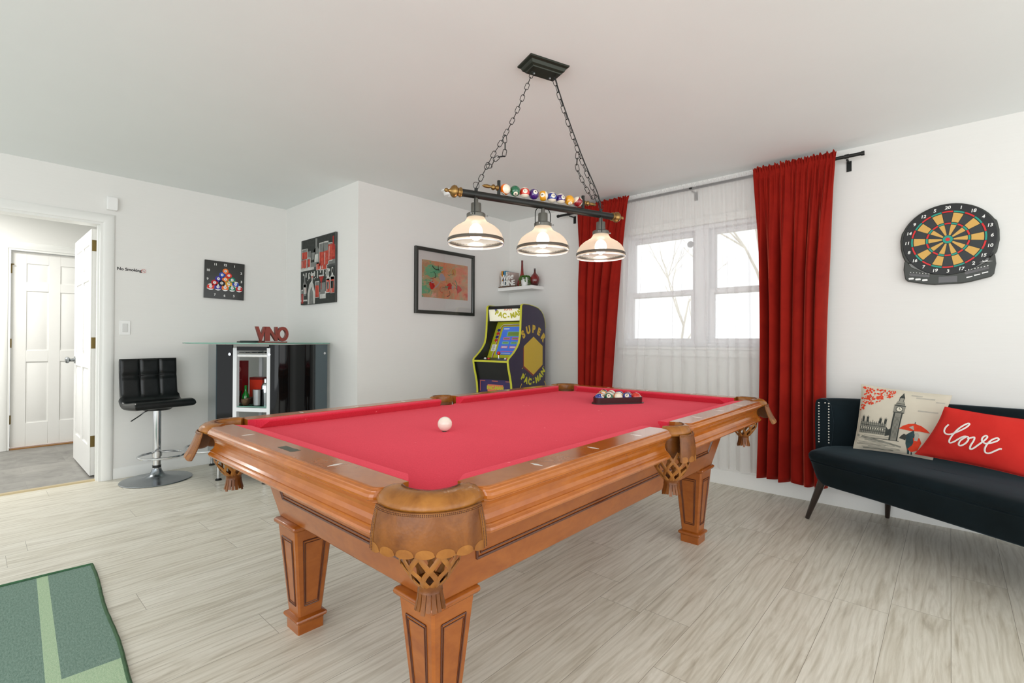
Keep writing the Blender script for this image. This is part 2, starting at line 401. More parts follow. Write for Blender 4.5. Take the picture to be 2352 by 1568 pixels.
m = MB(); six_panel(m, .905, 1.995, .042); m.build('door_leaf', M_door, d1, bevel=.002, recalc=True)
m = MB(); knob(m, (.065, 0, .91), (0, -1, 0)); knob(m, (.065, .042, .91), (0, 1, 0)); m.build('door_knob', M_steel, d1)
for z in (.275, 1.07, 1.86):
    m = MB(); m.box(.905, .9075, .004, .038, z - .045, z + .045); m.cyl((.909, .044, z - .045), (.909, .044, z + .045), .006, n=12)
    for q in (-.03, 0, .03): m.cyl((.907, .014 if q else .026, z + q), (.9085, .014 if q else .026, z + q), .004, n=8)
    m.build('hinge', M_hinge, d1)
d2 = bpy.data.objects.new('door_2', None); COL.objects.link(d2); d2.location = (-7.03, .278, .018); d2.rotation_euler = (0, 0, radians(90)); d2['kind'] = 'structure'
m = MB(); six_panel(m, .645, 1.98, .04); m.build('door_leaf', M_door, d2, bevel=.002, recalc=True)
for z in (.28, 1.05, 1.8):
    m = MB(); m.cyl((-.006, -.004, z - .045), (-.006, -.004, z + .045), .008, n=12); m.box(-.012, .008, -.004, 0, z - .045, z + .045); m.build('hinge', M_hinge, d2)
m = MB(); m.cyl((-.03, -.012, 1.845), (.02, -.03, 1.845), .006, n=8); m.build('hinge_stop', M_hinge, d2)
b = MB(); b.box(-7.09, -6.99, .275, .925, -.004, .008); struct(b, 'trim_5', mat('oak_sill', (150, 104, 48), .45))

# window: two double-hung units with a mullion
wn = bpy.data.objects.new('window_1', None); COL.objects.link(wn); wn.location = (0, 0, 0); wn['kind'] = 'structure'
M_vinyl = mat('window_vinyl', (240, 240, 242), .35)
t = NT('window_glass'); tr = t.n('ShaderNodeBsdfTransparent'); gl = t.n('ShaderNodeBsdfGlossy'); gl.inputs['Roughness'].default_value = .02; mx = t.n('ShaderNodeMixShader')
fr = t.n('ShaderNodeFresnel'); fr.inputs['IOR'].default_value = 1.3; t.l(fr.outputs[0], mx.inputs[0]); t.l(tr.outputs[0], mx.inputs[1]); t.l(gl.outputs[0], mx.inputs[2]); t.l(mx.outputs[0], t.out.inputs[0]); M_glass = t.m
m = MB(); f = .03
for x0, x1 in ((WX0, WX0 + f), (WX1 - f, WX1)): m.box(x0, x1, YW + .02, YW + .12, WZ0, WZ1)
m.box(-1.565, -1.455, YW + .022, YW + .118, WZ0 + f, WZ1 - f)
m.box(WX0 + f, WX1 - f, YW + .02, YW + .12, WZ0, WZ0 + f); m.box(WX0 + f, WX1 - f, YW + .02, YW + .12, WZ1 - f, WZ1)
m.build('window_frame', M_vinyl, wn, bevel=.002)
for x0, x1 in ((WX0 + f, -1.565), (-1.455, WX1 - f)):
    for z0, z1, yy in ((1.50, WZ1 - f, YW + .085), (WZ0 + f, 1.545, YW + .045)):
        w = .04; m = MB(); m.box(x0, x0 + w, yy, yy + .035, z0, z1); m.box(x1 - w, x1, yy, yy + .035, z0, z1); m.box(x0 + w, x1 - w, yy, yy + .035, z0, z0 + w); m.box(x0 + w, x1 - w, yy, yy + .035, z1 - w, z1)
        s_ = m.build('sash', M_vinyl, wn, bevel=.002)
        m = MB(); m.box(x0 + w - .004, x1 - w + .004, yy + .014, yy + .02, z0 + w - .004, z1 - w + .004); m.build('pane', M_glass, s_)
m = MB()
c = .06
for x0, x1, z0, z1 in ((WX0 - c, WX0, WZ0 - .02, WZ1 + c), (WX1, WX1 + c, WZ0 - .02, WZ1 + c), (WX0, WX1, WZ1, WZ1 + c)): m.box(x0, x1, YW - .014, YW, z0, z1)
m.build('window_casing', M_trim, wn, bevel=.003)
m = MB(); m.box(WX0 - .07, WX1 + .07, YW - .022, YW + .02, WZ0 - .022, WZ0); m.box(WX0 - .05, WX1 + .05, YW - .012, YW, WZ0 - .08, WZ0 - .022); m.build('window_sill', M_trim, wn, bevel=.003)
m = MB(); m.prism(circle(.027, 24), 0, .004, frame((-1.625, YW + .085, 1.93), (1, 0, 0), (0, 0, 1))); m.build('sticker', mat('grey_sticker', (176, 178, 182), .5), wn, recalc=True)

# ================================================================ POOL TABLE
CX, CY, ZT, ZB, HX, HY = -1.4775, 1.805, .793, .755, .7145, 1.211
pt = thing('pool_table', 'wooden pool table with red felt, leather net pockets and four tapered legs', 'pool table', (CX, CY, 0))
# slate and cloth: outline with pocket cut-outs
def pocket_info():
    L = []
    for sx, sy in ((1, -1), (1, 1), (-1, 1), (-1, -1)):
        L.append((Vector((sx * (HX - .106), sy * (HY - .106), 0)), atan2(sy, sx), 'c'))
    for sx in (1, -1): L.append((Vector((sx * (HX - .052), 0, 0)), 0 if sx > 0 else pi, 's'))
    return L
PK = pocket_info()
ex, ey, rc, rs = HX - .085, HY - .085, .066, .056
pts = []
def arc_cut(c, r, a_start, a_end, n=14): return [(c[0] + r * cos(a_start + (a_end - a_start) * i / n), c[1] + r * sin(a_start + (a_end - a_start) * i / n)) for i in range(n + 1)]
# counter-clockwise from bottom edge
cxp, cyp = HX - .106, HY - .106
al = math.asin(min(1, (ex - cxp) / rc)) 
def corner(sx, sy, a0, a1): return arc_cut((sx * cxp, sy * cyp), rc, a0, a1)
def cut(sx, sy):
    d = sqrt(max(0, rc * rc - (ey - cyp) ** 2)); d2 = sqrt(max(0, rc * rc - (ex - cxp) ** 2))
    P0 = (sx * (cxp - d), sy * ey); P1 = (sx * ex, sy * (cyp - d2))
    a0 = atan2(P0[1] - sy * cyp, P0[0] - sx * cxp); a1 = atan2(P1[1] - sy * cyp, P1[0] - sx * cxp)
    back = atan2(-sy, -sx)
    # go from a0 through 'back' to a1
    def unwrap(a, ref):
        while a - ref > pi: a -= 2 * pi
        while a - ref < -pi: a += 2 * pi
        return a
    a0 = unwrap(a0, back); a1 = unwrap(a1, back)
    return arc_cut((sx * cxp, sy * cyp), rc, a0, a1, 18)
def sidecut(sx):
    c = sx * (HX - .052); d = sqrt(max(0, rs * rs - (ex - (HX - .052)) ** 2)); back = pi if sx > 0 else 0
    out = []
    a = math.acos(max(-1, min(1, (ex - (HX - .052)) / rs)))
    for i in range(17):
        th = -a - (2 * pi - 2 * a) * i / 16     # from lower lip around the inner side to upper lip
        out.append((sx * ((HX - .052) + rs * cos(th)), rs * sin(th)))
    return out
right = sidecut(1)
outline = cut(1, -1) + right + cut(1, 1)[::-1] + cut(-1, 1) + [(x, y) for x, y in sidecut(-1)][::-1] + cut(-1, -1)[::-1]
m = MB(); m.prism(outline, ZB - .03, ZB); bed = m.build('bed_cloth', M_felt, pt, recalc=True)
m = MB(); m.prism(circle(.0085, 20), ZB, ZB + .0012, Matrix.Translation((-.0125, -.545, 0))); m.build('spot_sticker', mat('spot_dark', (60, 74, 66), .5), pt)

# rails: moulded wood, six pieces
PROF = [(-.081, .793), (-.004, .793), (.001, .7915), (.001, .789), (.006, .7865), (.007, .784), (.011, .780), (.0135, .774), (.0125, .768), (.008, .764), (.003, .763), (.003, .760), (-.002, .757),
        (-.008, .748), (-.011, .738), (-.0105, .727), (-.006, .717), (.001, .711), (.004, .710), (.004, .706), (.009, .702), (.011, .697), (.008, .691), (.002, .689), (-.081, .689)]
def rail(kind, sgn, a, b_):   # kind 'x': side rail along y at x = sgn*HX ; 'y': end rail along x
    ends = [(0, -.030), (.004, -.018), (.010, -.008), (.018, -.002), (.028, 0)]
    L = b_ - a; st = [(a + d, o) for d, o in ends] + [(b_ - d, o) for d, o in ends[::-1]]
    rings = []
    for s_, off in st:
        ring = []
        for o, z in PROF:
            oo = o if o < -.05 else max(-.078, o + off)
            p = (sgn * (HX + oo), s_, z) if kind == 'x' else (s_, sgn * (HY + oo), z)
            ring.append(p)
        rings.append(ring)
    m = MB(); m.loft(rings); return m.build('rail', M_woodtop, pt, ang=16, recalc=True)
TC, TS = .160, .085
for sg in (1, -1):
    rail('x', sg, -HY + TC, -TS); rail('x', sg, TS, HY - TC)
    rail('y', sg, -HX + TC, HX - TC)
# cushions
CU = [(-.0805, .7915), (-.112, .7915), (-.124, .7900), (-.1280, .7865), (-.1275, .782), (-.106, .7553), (-.0805, .7553)]
def cushion(kind, sgn, a, b_, ca, cb):   # ca/cb: how far the nose falls short of the back at each end
    rings = []
    for s_, cdir, cc in ((a, 1, ca), (b_, -1, cb)):
        ring = []
        for o, z in CU:
            k = (-o - .0805) / (.128 - .0805); p = s_ + cdir * cc * k
            ring.append((sgn * (HX + o), p, z) if kind == 'x' else (p, sgn * (HY + o), z))
        rings.append(ring)
    m = MB(); m.loft(rings); return m.build('cushion', M_felt, pt, ang=24, recalc=True)
for sg in (1, -1):
    cushion('x', sg, -HY + TC, -TS + .02, .066, .016); cushion('x', sg, TS - .02, HY - TC, .016, .066)
    cushion('y', sg, -HX + TC, HX - TC, .066, .066)
# diamond sights
M_pearl = mat('pearl_inlay', (235, 232, 226), .25, coat=.4)
def sight(x, y, along_x):
    m = MB(); l, w = .021, .0062; P = [(-l, 0), (0, -w), (l, 0), (0, w)] if not along_x else [(0, -l), (w, 0), (0, l), (-w, 0)]
    m.prism(P, ZT - .001, ZT + .0004, Matrix.Translation((x, y, 0))); m.build('sight', M_pearl, pt)
NL = 2 * (HY - .1275); NWd = 2 * (HX - .1275)
for sg in (1, -1):
    for k in (1, 2, 3, 5, 6, 7): sight(sg * (HX - .041), -NL / 2 + NL * k / 8, False)
    for k in (1, 3): sight(-NWd / 2 + NWd * k / 4, sg * (HY - .041), True)
sight(0, HY - .041, True)
# torn glue patch where the maker's plate was
random.seed(3); m = MB(); P = []
for i in range(30):
    u = i / 30 * 4; s_ = int(u); f = u - s_
    c4 = [(-.046, -.013), (.046, -.013), (.046, .013), (-.046, .013)]; A_, B_ = c4[s_], c4[(s_ + 1) % 4]
    P.append((A_[0] + (B_[0] - A_[0]) * f + random.uniform(-.0025, .0025), A_[1] + (B_[1] - A_[1]) * f + random.uniform(-.0022, .0022)))
m.prism(P, ZT, ZT + .0006, Matrix.Translation((.02, -HY + .041, 0))); m.build('glue_patch', mat('grey_glue', (92, 96, 86), .8, var=.2), pt)

# cabinet
m = MB(); a0 = (.548, 1.048, .69); a1 = (.480, .985, .425)
def fr_(x, y, z): return [(-x, -y, z), (x, -y, z), (x, y, z), (-x, y, z)]
def lerp3(f): return tuple(a0[i] + (a1[i] - a0[i]) * f for i in range(3))
m.loft([fr_(*a0), fr_(*a1)]); 
cab = m.build('cabinet', M_wood, pt, bevel=.006, recalc=True)
# panel mouldings on the four sloping faces
def slope(kind, sg, s_, f, off=0):
    x, y, z = lerp3(f)
    if kind == 'x': n = Vector((.265, 0, .068)).normalized(); p = Vector((sg * x, s_ * y, z)); p += Vector((sg * n.x, 0, -n.z)) * off
    else: n = Vector((0, .265, .063)).normalized(); p = Vector((s_ * x, sg * y, z)); p += Vector((0, sg * n.y, -n.z)) * off
    return p
for kind in 'xy':
    for sg in (1, -1):
        m = MB(); e = .87 if kind == 'x' else .80
        loop = [slope(kind, sg, -e, .03, .001), slope(kind, sg, e, .03, .001), slope(kind, sg, e * .985, .66, .001), slope(kind, sg, -e * .985, .66, .001)]
        for i in range(4):
            m.cyl(loop[i], loop[(i + 1) % 4], .0045, n=8)
        loop2 = [slope(kind, sg, -e + .014, .06, .001), slope(kind, sg, e - .014, .06, .001), slope(kind, sg, e * .985 - .014, .61, .001), slope(kind, sg, -e * .985 + .014, .61, .001)]
        for i in range(4): m.cyl(loop2[i], loop2[(i + 1) % 4], .0028, n=8)
        m.build('panel_moulding', M_groove, pt)
m = MB(); m.box(-.62, .62, -1.12, 1.12, .675, .725); m.build('frame', M_groove, pt)

# legs
def leg(lx, ly):
    m = MB(); T = .0765; Bt = .046; z1, z0 = .404, .062
    def sq(h, z, c=.007):
        return [(lx - h + c, ly - h, z), (lx + h - c, ly - h, z), (lx + h, ly - h + c, z), (lx + h, ly + h - c, z), (lx + h - c, ly + h, z), (lx - h + c, ly + h, z), (lx - h, ly + h - c, z), (lx - h, ly - h + c, z)]
    m.loft([sq(Bt, z0 - .004), sq(T, z1 + .004)])
    l = m.build('leg', M_wood, pt, ang=25, recalc=True)
    m = MB()
    pr = [(T - .002, z1 - .004), (T + .006, z1), (T + .0105, z1 + .005), (T + .012, z1 + .011), (T + .0105, z1 + .017), (T + .006, z1 + .021), (.05, z1 + .024)]
    m.loft([sq(h, z, .004) for h, z in pr])
    m.build('leg_cap', M_wood, l, recalc=True); m = MB()
    pr = [(Bt + .004, 0), (Bt + .0045, .036), (Bt + .007, .042), (Bt + .013, .046), (Bt + .015, .052), (Bt + .013, .058), (Bt + .006, .062), (Bt - .002, .066)]
    m.loft([sq(h, z, .004) for h, z in pr])
    m.build('foot', M_wood, l, recalc=True)
    m = MB()
    for ax, sg in (('x', 1), ('x', -1), ('y', 1), ('y', -1)):
        def q(s_, z, o=.0008):
            h = Bt + (T - Bt) * (z - z0) / (z1 - z0)
            return Vector((lx + sg * (h + o), ly + s_ * h, z)) if ax == 'x' else Vector((lx + s_ * h, ly + sg * (h + o), z))
        for e, zz0, zz1, r_ in ((.60, .105, .360, .0026), (.50, .113, .350, .0016)):
            lp = [q(-e, zz1), q(e, zz1), q(e * .9, zz0), q(-e * .9, zz0)]
            for i in range(4): m.cyl(lp[i], lp[(i + 1) % 4], r_, n=8)
    m.build('panel_moulding', M_groove, l)
for lx in (-.400, .400):
    for ly in (-.918, .918): leg(lx, ly)

# pockets
def pocket(c, ang, kind):
    big = kind == 'c'; nearc = c.x > 0 and c.y < 0; xfl = 0 if nearc else .034
    R0, R1 = (.059, .122) if big else (.050, .088)
    amax = radians(84) if big else radians(80)
    n = 40
    ca, sa = cos(ang), sin(ang)
    def P(r, th, z): return Vector((c.x + r * cos(ang + th), c.y + r * sin(ang + th), z))
    prof = [(R0, ZT - .036), (R0 - .001, ZT - .006), (R0 + .002, ZT + .003), (R0 + .010, ZT + .0062), (R0 + (R1 - R0) * .45, ZT + .0068), (R0 + (R1 - R0) * .75, ZT + .001), (R1 - .004, ZT - .009), (R1, ZT - .018), (R1 - .001, ZT - .026), (R1 - .01, ZT - .030), (R1 - .03, ZT - .036)]
    m = MB(); rings = []
    for i in range(n + 1):
        th = -amax + 2 * amax * i / n
        ends = min(1, min(i, n - i) / 3)
        rings.append([P(r if j < 3 else r - (1 - ends) * .004, th, z - (1 - ends) * .002) for j, (r, z) in enumerate(prof)])
    m.loft(rings); col = m.build('pocket', M_leath3, pt, ang=60, recalc=True)
    # stitched line
    m = MB()
    ns = 90 if big else 50
    for i in range(ns):
        th = -amax * .8 + 2 * amax * .8 * i / (ns - 1); r = R0 + .009
        a = P(r - .0018, th, ZT + .0068); b2 = P(r + .0022, th, ZT + .0072); m.cyl(a, b2, .0005, n=4)
    m.build('stitching', M_groove, col)
    # liner
    m = MB(); m.grid(lambda u, v: P(R0 + .002 - v * .008, (-1 + 2 * u) * radians(100), ZT - .03 - v * .09), 32, 4); m.build('pocket_liner', M_leath, col, solid=.004)
    # flap with scallops
    fr = R1 + .004; fa = radians(61) if big else radians(38)
    if not big: fr = R1 + .006
    nsc = 7 if big else 4; top, bot = ZT - .022, (.686 if big else .676)
    def F(u, v, off=0):
        th = -fa + 2 * fa * u; sc = abs(sin(pi * u * nsc)) ** .6 * .006
        flare = (.001 + xfl + .008 * (abs(2 * u - 1) ** 2)) * v * v if big else .008 * v * v
        z = top + (bot - sc - (.006 * (2 * u - 1) ** 2 if big else 0) - top) * v
        return P(fr + .006 * sin(pi * v * .9) + flare + off, th * (1 + .05 * v), z)
    NU = nsc * 14
    m = MB(); m.grid(lambda u, v: F(u, v), NU, 14); fl = m.build('flap', M_leath, col, solid=.0035, ang=60)
    # tooled border: scallop half discs, braided edge strips
    m = MB()
    for k in range(nsc):
        uc = (k + .5) / nsc
        def G(u, v, uc=uc):
            uu = uc + (u - .5) / nsc * .97; h = sqrt(max(0, 1 - (2 * u - 1) ** 2)) * .22
            return F(uu, 1 - h * (1 - v) , .0022)
        m.grid(G, 12, 4)
    m.build('scallop_trim', M_leath2, fl, ang=60)
    m = MB()
    m.grid(lambda u, v: F(u, .015 + .07 * v, .0024), NU, 2)
    m.grid(lambda u, v: F(.006 + .05 * u, .02 + .96 * v, .0024), 2, 14); m.grid(lambda u, v: F(.944 + .05 * u, .02 + .96 * v, .0024), 2, 14)
    m.build('border_strip', M_leath2, fl, ang=60)
    m = MB(); nb = 64 if big else 22
    for i in range(nb):
        for vv in (.035, .068):
            u = .02 + .96 * i / (nb - 1); p = F(u, vv, .003); q = F(u + .55 / nb, vv, .003); m.cyl(p, q, .0011, n=4)
    for i in range(26):
        for uu in (.017, .042, .958, .983):
            p = F(uu, .10 + .86 * i / 25, .003); q = F(uu, .10 + .86 * i / 25 + .018, .003); m.cyl(p, q, .0012, n=4)
    m.build('stitching', M_groove, fl)
    # woven net basket
    nc = c + Vector((ca, sa, 0)) * ((.030 if nearc else .004) if big else .016)
    K = 9; zt_, zb_ = .700, .590
    def NR(v): return .060 + .008 * sin(pi * min(1, v * 1.4)) - .030 * max(0, (v - .45) / .55) ** 1.8
    m = MB()
    for d in (1, -1):
        for k in range(K):
            pts = []
            for i in range(15):
                v = i / 14; th = 2 * pi * k / K + d * (pi / K) * 3.6 * v
                pts.append(Vector((nc.x + NR(v) * cos(th), nc.y + NR(v) * sin(th), zt_ + (zb_ - zt_) * v)))
            m.tube(pts, .0056, 8, flat=.32, upv=lambda p: Vector((p.x - nc.x, p.y - nc.y, 0)))
    net = m.build('net', M_leath2, pt, ang=60)
    # drop tassel: collar and fringe
    m = MB(); m.lathe([(.030, .596), (.031, .590), (.027, .584), (.0265, .576), (.028, .572), (.024, .572), (.022, .584), (.024, .596)], 24, (nc.x, nc.y, 0), cap=False)
    for k in range(16):
        th = 2 * pi * k / 16; w = .0044
        r0_, r1_ = .0262, .034; z1_ = .534 + .004 * sin(k * 2.3)
        t_ = Vector((-sin(th), cos(th), 0)); o_ = Vector((cos(th), sin(th), 0)); C0 = Vector((nc.x, nc.y, 0))
        rings = []
        for f in (0, .35, .7, 1):
            r_ = r0_ + (r1_ - r0_) * f ** 1.4; z = .576 + (z1_ - .576) * f; ww = w * (1 + .15 * f)
            rings.append([C0 + o_ * r_ + t_ * ww + Vector((0, 0, z)), C0 + o_ * r_ - t_ * ww + Vector((0, 0, z)), C0 + o_ * (r_ - .003) - t_ * ww + Vector((0, 0, z)), C0 + o_ * (r_ - .003) + t_ * ww + Vector((0, 0, z))])
        m.loft(rings)
    m.build('tassel', M_leath, net, ang=50)
for c_, a_, k_ in PK: pocket(c_, a_, k_)

# ================================================================ BALLS
M_num = mat('number_ink', (18, 18, 18), .4)
BALLC = {1: (226, 158, 20), 2: (22, 48, 140), 3: (205, 44, 24), 4: (60, 28, 110), 5: (236, 112, 14), 6: (8, 96, 62), 7: (140, 24, 34), 8: (16, 16, 18)}
_bm = {}
def ball_mat(n, tint=None):
    k = ((n - 1) % 8) + 1 if n < 9 else n - 8
    c = (tint or BALLC)[k]; key = c
    if key not in _bm: _bm[key] = mat('ball_enamel', c, .12, coat=.9)
    return _bm[key]
M_balliv = mat('ball_ivory', (236, 226, 206), .12, coat=.9)
def ball_mb(n, r, rot, c=(0, 0, 0)):
    """material slots: 0 colour, 1 ivory, 2 number ink"""
    m = MB(); m.T = Matrix.Translation(c) @ rot
    st = n > 8; N = 36
    lat = [-pi / 2 + 1e-3] + [radians(a) for a in (-75, -60, -45, -33.5, -32, -20, -8, 8, 20, 32, 33.5, 45, 60, 75)] + [pi / 2 - 1e-3]
    for i in range(len(lat) - 1):
        a, b_ = lat[i], lat[i + 1]; mid = (a + b_) / 2; mi = 1 if st and abs(mid) > radians(33) else 0
        m.loft([[(r * cos(a) * cos(2 * pi * j / N), r * cos(a) * sin(2 * pi * j / N), r * sin(a)) for j in range(N)], [(r * cos(b_) * cos(2 * pi * j / N), r * cos(b_) * sin(2 * pi * j / N), r * sin(b_)) for j in range(N)]], True, False, mi)
    for sg in (1, -1):     # number discs on opposite sides, along local x
        da = radians(25)
        for i in range(4):
            a, b_ = da * i / 4 + 1e-4, da * (i + 1) / 4; rr = r * 1.004
            m.loft([[(sg * rr * cos(q), rr * sin(q) * cos(2 * pi * j / 24), rr * sin(q) * sin(2 * pi * j / 24)) for j in range(24)] for q in (a, b_)], True, False, 1)
        def on(v, sg=sg):
            y, z = v.x * sg, v.y; rr = r * 1.022 + v.z; x = sqrt(max(1e-9, rr * rr - y * y - z * z)); return Vector((sg * x, y, z))
        m.text(str(n), r * (.62 if n < 10 else .5), None, ext=.0001, mi=2, bold=r * .012, fn=on)
    return m
def look(d, upv=(0, 0, 1)):     # rotation taking local x to d, local z near upv
    d = Vector(d).normalized(); u = Vector(upv); z = (u - d * u.dot(d)).normalized(); y = z.cross(d)
    return Matrix((d, y, z)).transposed().to_4x4()

m = MB(); m.sphere((0, 0, 0), .0286, 40, 24); cb = m.build('cue_ball', M_ivory, ang=80); cb.location = (-1.490, 1.262, ZB + .0286 + .0012)
tag(cb, 'plain white cue ball standing alone on the red felt', 'ball')
# rack
rk0 = Vector((-1.455, 2.43, 0))
ux = Vector((.143, .208, 0)).normalized()      # along the front row, as seen from the camera
uy = Vector((-ux.y, ux.x, 0))
br = .0286
front = Vector((-1.497, 2.385, ZB)) + uy * .0
rack = thing('ball_rack', 'dark brown triangular rack on black base plate holding fifteen pool balls', 'rack', (-1.501, 2.425, ZB + .0006), atan2(ux.y, ux.x))
# local frame: x along the row of five, y away
def tri(off, z0, z1, m, rnd=.030 , inner=None):
    pass
side = 4 * 2 * br
base3 = [(0, 0), (side, 0), (side / 2, side * sqrt(3) / 2)]
def rounded(r, n=8):
    out = []
    for k, (px, py) in enumerate(base3):
        a0 = [5 * pi / 6, -pi / 2, pi / 6][k]; 
        for i in range(n + 1): a = a0 + (2 * pi / 3) * i / n; out.append((px + r * cos(a), py + r * sin(a)))
    return out
m = MB(); o1, o2 = rounded(br + .0075), rounded(br + .0012)
for lo, hi in ((0.003, .036),):
    rings = [[(x, y, lo) for x, y in o1], [(x, y, hi) for x, y in o1], [(x, y, hi) for x, y in o2], [(x, y, lo) for x, y in o2], [(x, y, lo) for x, y in o1]]
    m.loft(rings, True, False)
m.build('triangle', mat('rack_brown', (52, 22, 24), .3, coat=.3), rack, recalc=True)
m = MB(); m.prism(rounded(br + .017), 0, .003); m.build('base_plate', mat('rack_plate', (40, 52, 48), .3), rack, recalc=True)
order = [[10, 6, 13, 2, 3], [5, 12, 9, 7], [14, 15, 4], [1, 11], [8]]
names = {1: 'yellow', 2: 'blue', 3: 'red', 4: 'purple', 5: 'orange', 6: 'green', 7: 'maroon', 8: 'black'}
rnd = random.Random(5)
RM = rack.rotation_euler.to_matrix()
rowname = ['front row', 'second row', 'third row', 'fourth row', 'far tip']
posn = [['left end', 'second from left', 'middle', 'second from right', 'right end'], ['left end', 'second from left', 'second from right', 'right end'], ['left', 'middle', 'right'], ['left', 'right'], ['the one']]
for r_, row in enumerate(order):
    for k, n in enumerate(row):
        p = Vector(((k * 2 + r_) * br, r_ * br * sqrt(3), br + .0032)); w = Vector(rack.location) + RM @ p
        tocam = (Vector((0, 0, 1.116)) - w).normalized()
        if (r_, k) in ((0, 1), (0, 3)): d = tocam + Vector((0, 0, .55))
        elif (r_, k) == (0, 0): d = tocam + rt * 1.1 + Vector((0, 0, .8))
        elif (r_, k) == (0, 2): d = Vector((.1, .5, .9))
        elif (r_, k) == (0, 4): d = tocam * .5 + rt * 1.0
        else: d = Vector((rnd.uniform(-1, 1), rnd.uniform(-1, 1), rnd.uniform(-.3, 1)))
        upv = tocam + Vector((0, 0, -.4)) if (r_, k) == (0, 2) else Vector((rnd.uniform(-.5, .5), rnd.uniform(-.5, .5), 1))
        o = ball_mb(n, br - .0003, look(d, upv)).build('pool_ball', [ball_mat(n), M_balliv, M_num], ang=80); o.location = w
        cn = names[n if n < 9 else n - 8]
        tag(o, f'{cn} {"striped" if n > 8 else "solid"} pool ball {n}, {posn[r_][k]} of the {rowname[r_]} in rack', 'ball', 'pool balls in the triangle rack')

# ================================================================ PENDANT LIGHT
pl = thing('pendant_light', 'three-shade pendant lamp on black chains with a row of pool balls above its bar', 'pendant light', (-1.4375, 1.815, H), radians(90 - 19.5))
# local x runs along the bar (away from the camera), z from the ceiling
def Z(z): return z - H
m = MB()
for (a, b_, z) in ((.107, .064, 0), (.104, .061, -.010), (.096, .054, -.014), (.092, .05, -.026), (.082, .041, -.034), (.078, .037, -.046)): pass
m.loft([[(-a, -b_, z), (a, -b_, z), (a, b_, z), (-a, b_, z)] for a, b_, z in ((.107, .064, 0), (.105, .062, -.007), (.095, .053, -.013), (.092, .05, -.018), (.089, .047, -.026), (.079, .038, -.033), (.077, .036, -.037))])
m.build('canopy', mat('canopy_black', (44, 48, 40), .32, .5), pl, ang=20)
for x in (-.045, .045): m = MB(); m.sphere((x, .012, -.040), .006, 12, 8); m.build('canopy_screw', M_steel, pl)
m = MB(); m.cyl((-.418, 0, Z(1.757)), (.418, 0, Z(1.757)), .0168, n=32); m.build('bar', M_black, pl)
def finial_ball(sg):
    m = MB(); pr = [(.0165, 0), (.0215, .003), (.0215, .007), (.018, .010), (.017, .018), (.021, .022), (.0265, .028), (.027, .036), (.022, .044), (.012, .050), (.008, .055), (.006, .060), (.008, .064), (.009, .070), (.006, .076), (.0005, .079)]
    m.T = Matrix.Translation((sg * .417, 0, Z(1.757))) @ Matrix.Rotation(sg * pi / 2, 4, 'Y'); m.lathe(pr, 28); m.build('finial', M_brass, pl)
finial_ball(-1); finial_ball(1)
for sg in (-1, 1):
    m = MB(); m.box(sg * .235 - .006, sg * .235 + .006, -.006, .006, Z(1.772), Z(1.838)); m.build('upright', M_black, pl, bevel=.001)
    m = MB(); m.T = Matrix.Translation((sg * .239, 0, Z(1.803))) @ Matrix.Rotation(sg * pi / 2, 4, 'Y')
    m.lathe([(.011, 0), (.0125, .003), (.011, .008), (.007, .011), (.006, .014), (.011, .018), (.0135, .024), (.011, .030), (.006, .034), (.0055, .038), (.008, .046), (.0085, .056), (.006, .070), (.0005, .080)], 24)
    m.build('spear_finial', M_brass, pl)
m = MB(); m.cyl((-.236, 0, Z(1.803)), (.236, 0, Z(1.803)), .003, n=8); m.build('ball_rod', M_black, pl)
camL = (Matrix.Rotation(-radians(90 - 19.5), 3, 'Z') @ (Vector((0, 0, 1.116)) - Vector((-1.4375, 1.815, 1.80)))).normalized()
lb = [(13, Vector((.5, -.1, 1)), camL + Vector((.1, 0, -.75))), (6, camL + Vector((.25, -.1, -.75)), Vector((0, 0, 1))), (11, camL + Vector((.2, 0, .35)), Vector((0, 0, 1))), (4, camL + Vector((.35, 0, .45)), Vector((0, 0, 1))),
      (9, Vector((.6, .8, .1)), Vector((-1, 0, -.1))), (10, camL + Vector((.3, 0, .35)), Vector((.05, 0, 1))), (12, camL + Vector((.5, .1, .35)), Vector((0, 0, 1))), (1, camL + Vector((.3, 0, -.8)), Vector((0, 0, 1))), (15, camL + Vector((1.0, 0, .95)), Vector((-.8, 0, .5)))]
# left and right in the picture: local +x is to the right and away
for i, (n, d, u) in enumerate(lb):
    o = ball_mb(n, .0248, look(d, u)).build('ball', [ball_mat(n), M_balliv, M_num], pl, ang=80); o.location = (-.2025 + i * .0506, 0, Z(1.803))
# chains
def chain(m, pts, L=.036, w=.0085, r=.0016):
    P = [Vector(p) for p in pts]; acc = [0]
    for i in range(1, len(P)): acc.append(acc[-1] + (P[i] - P[i - 1]).length)
    n = max(1, round(acc[-1] / (L - 2.6 * r))); 
    def at(s_):
        for i in range(1, len(P)):
            if s_ <= acc[i] or i == len(P) - 1: return P[i - 1] + (P[i] - P[i - 1]) * ((s_ - acc[i - 1]) / max(1e-9, acc[i] - acc[i - 1]))
    st = acc[-1] / n
    for k in range(n):
        a, b_ = at(k * st), at((k + 1) * st); d = (b_ - a).normalized(); c = (a + b_) / 2
        side = d.cross(Vector((0.35, 1, .2))).normalized(); 
        if k % 2: side = d.cross(side)
        hl = L / 2 - w; loop = []
        for i in range(7): t_ = -pi / 2 + pi * i / 6; loop.append(c + d * (hl + w * cos(t_)) + side * w * sin(t_))
        for i in range(7): t_ = pi / 2 + pi * i / 6; loop.append(c + d * (-hl + w * cos(t_)) + side * w * sin(t_))
        m.tube(loop, r, 6, closed=True)
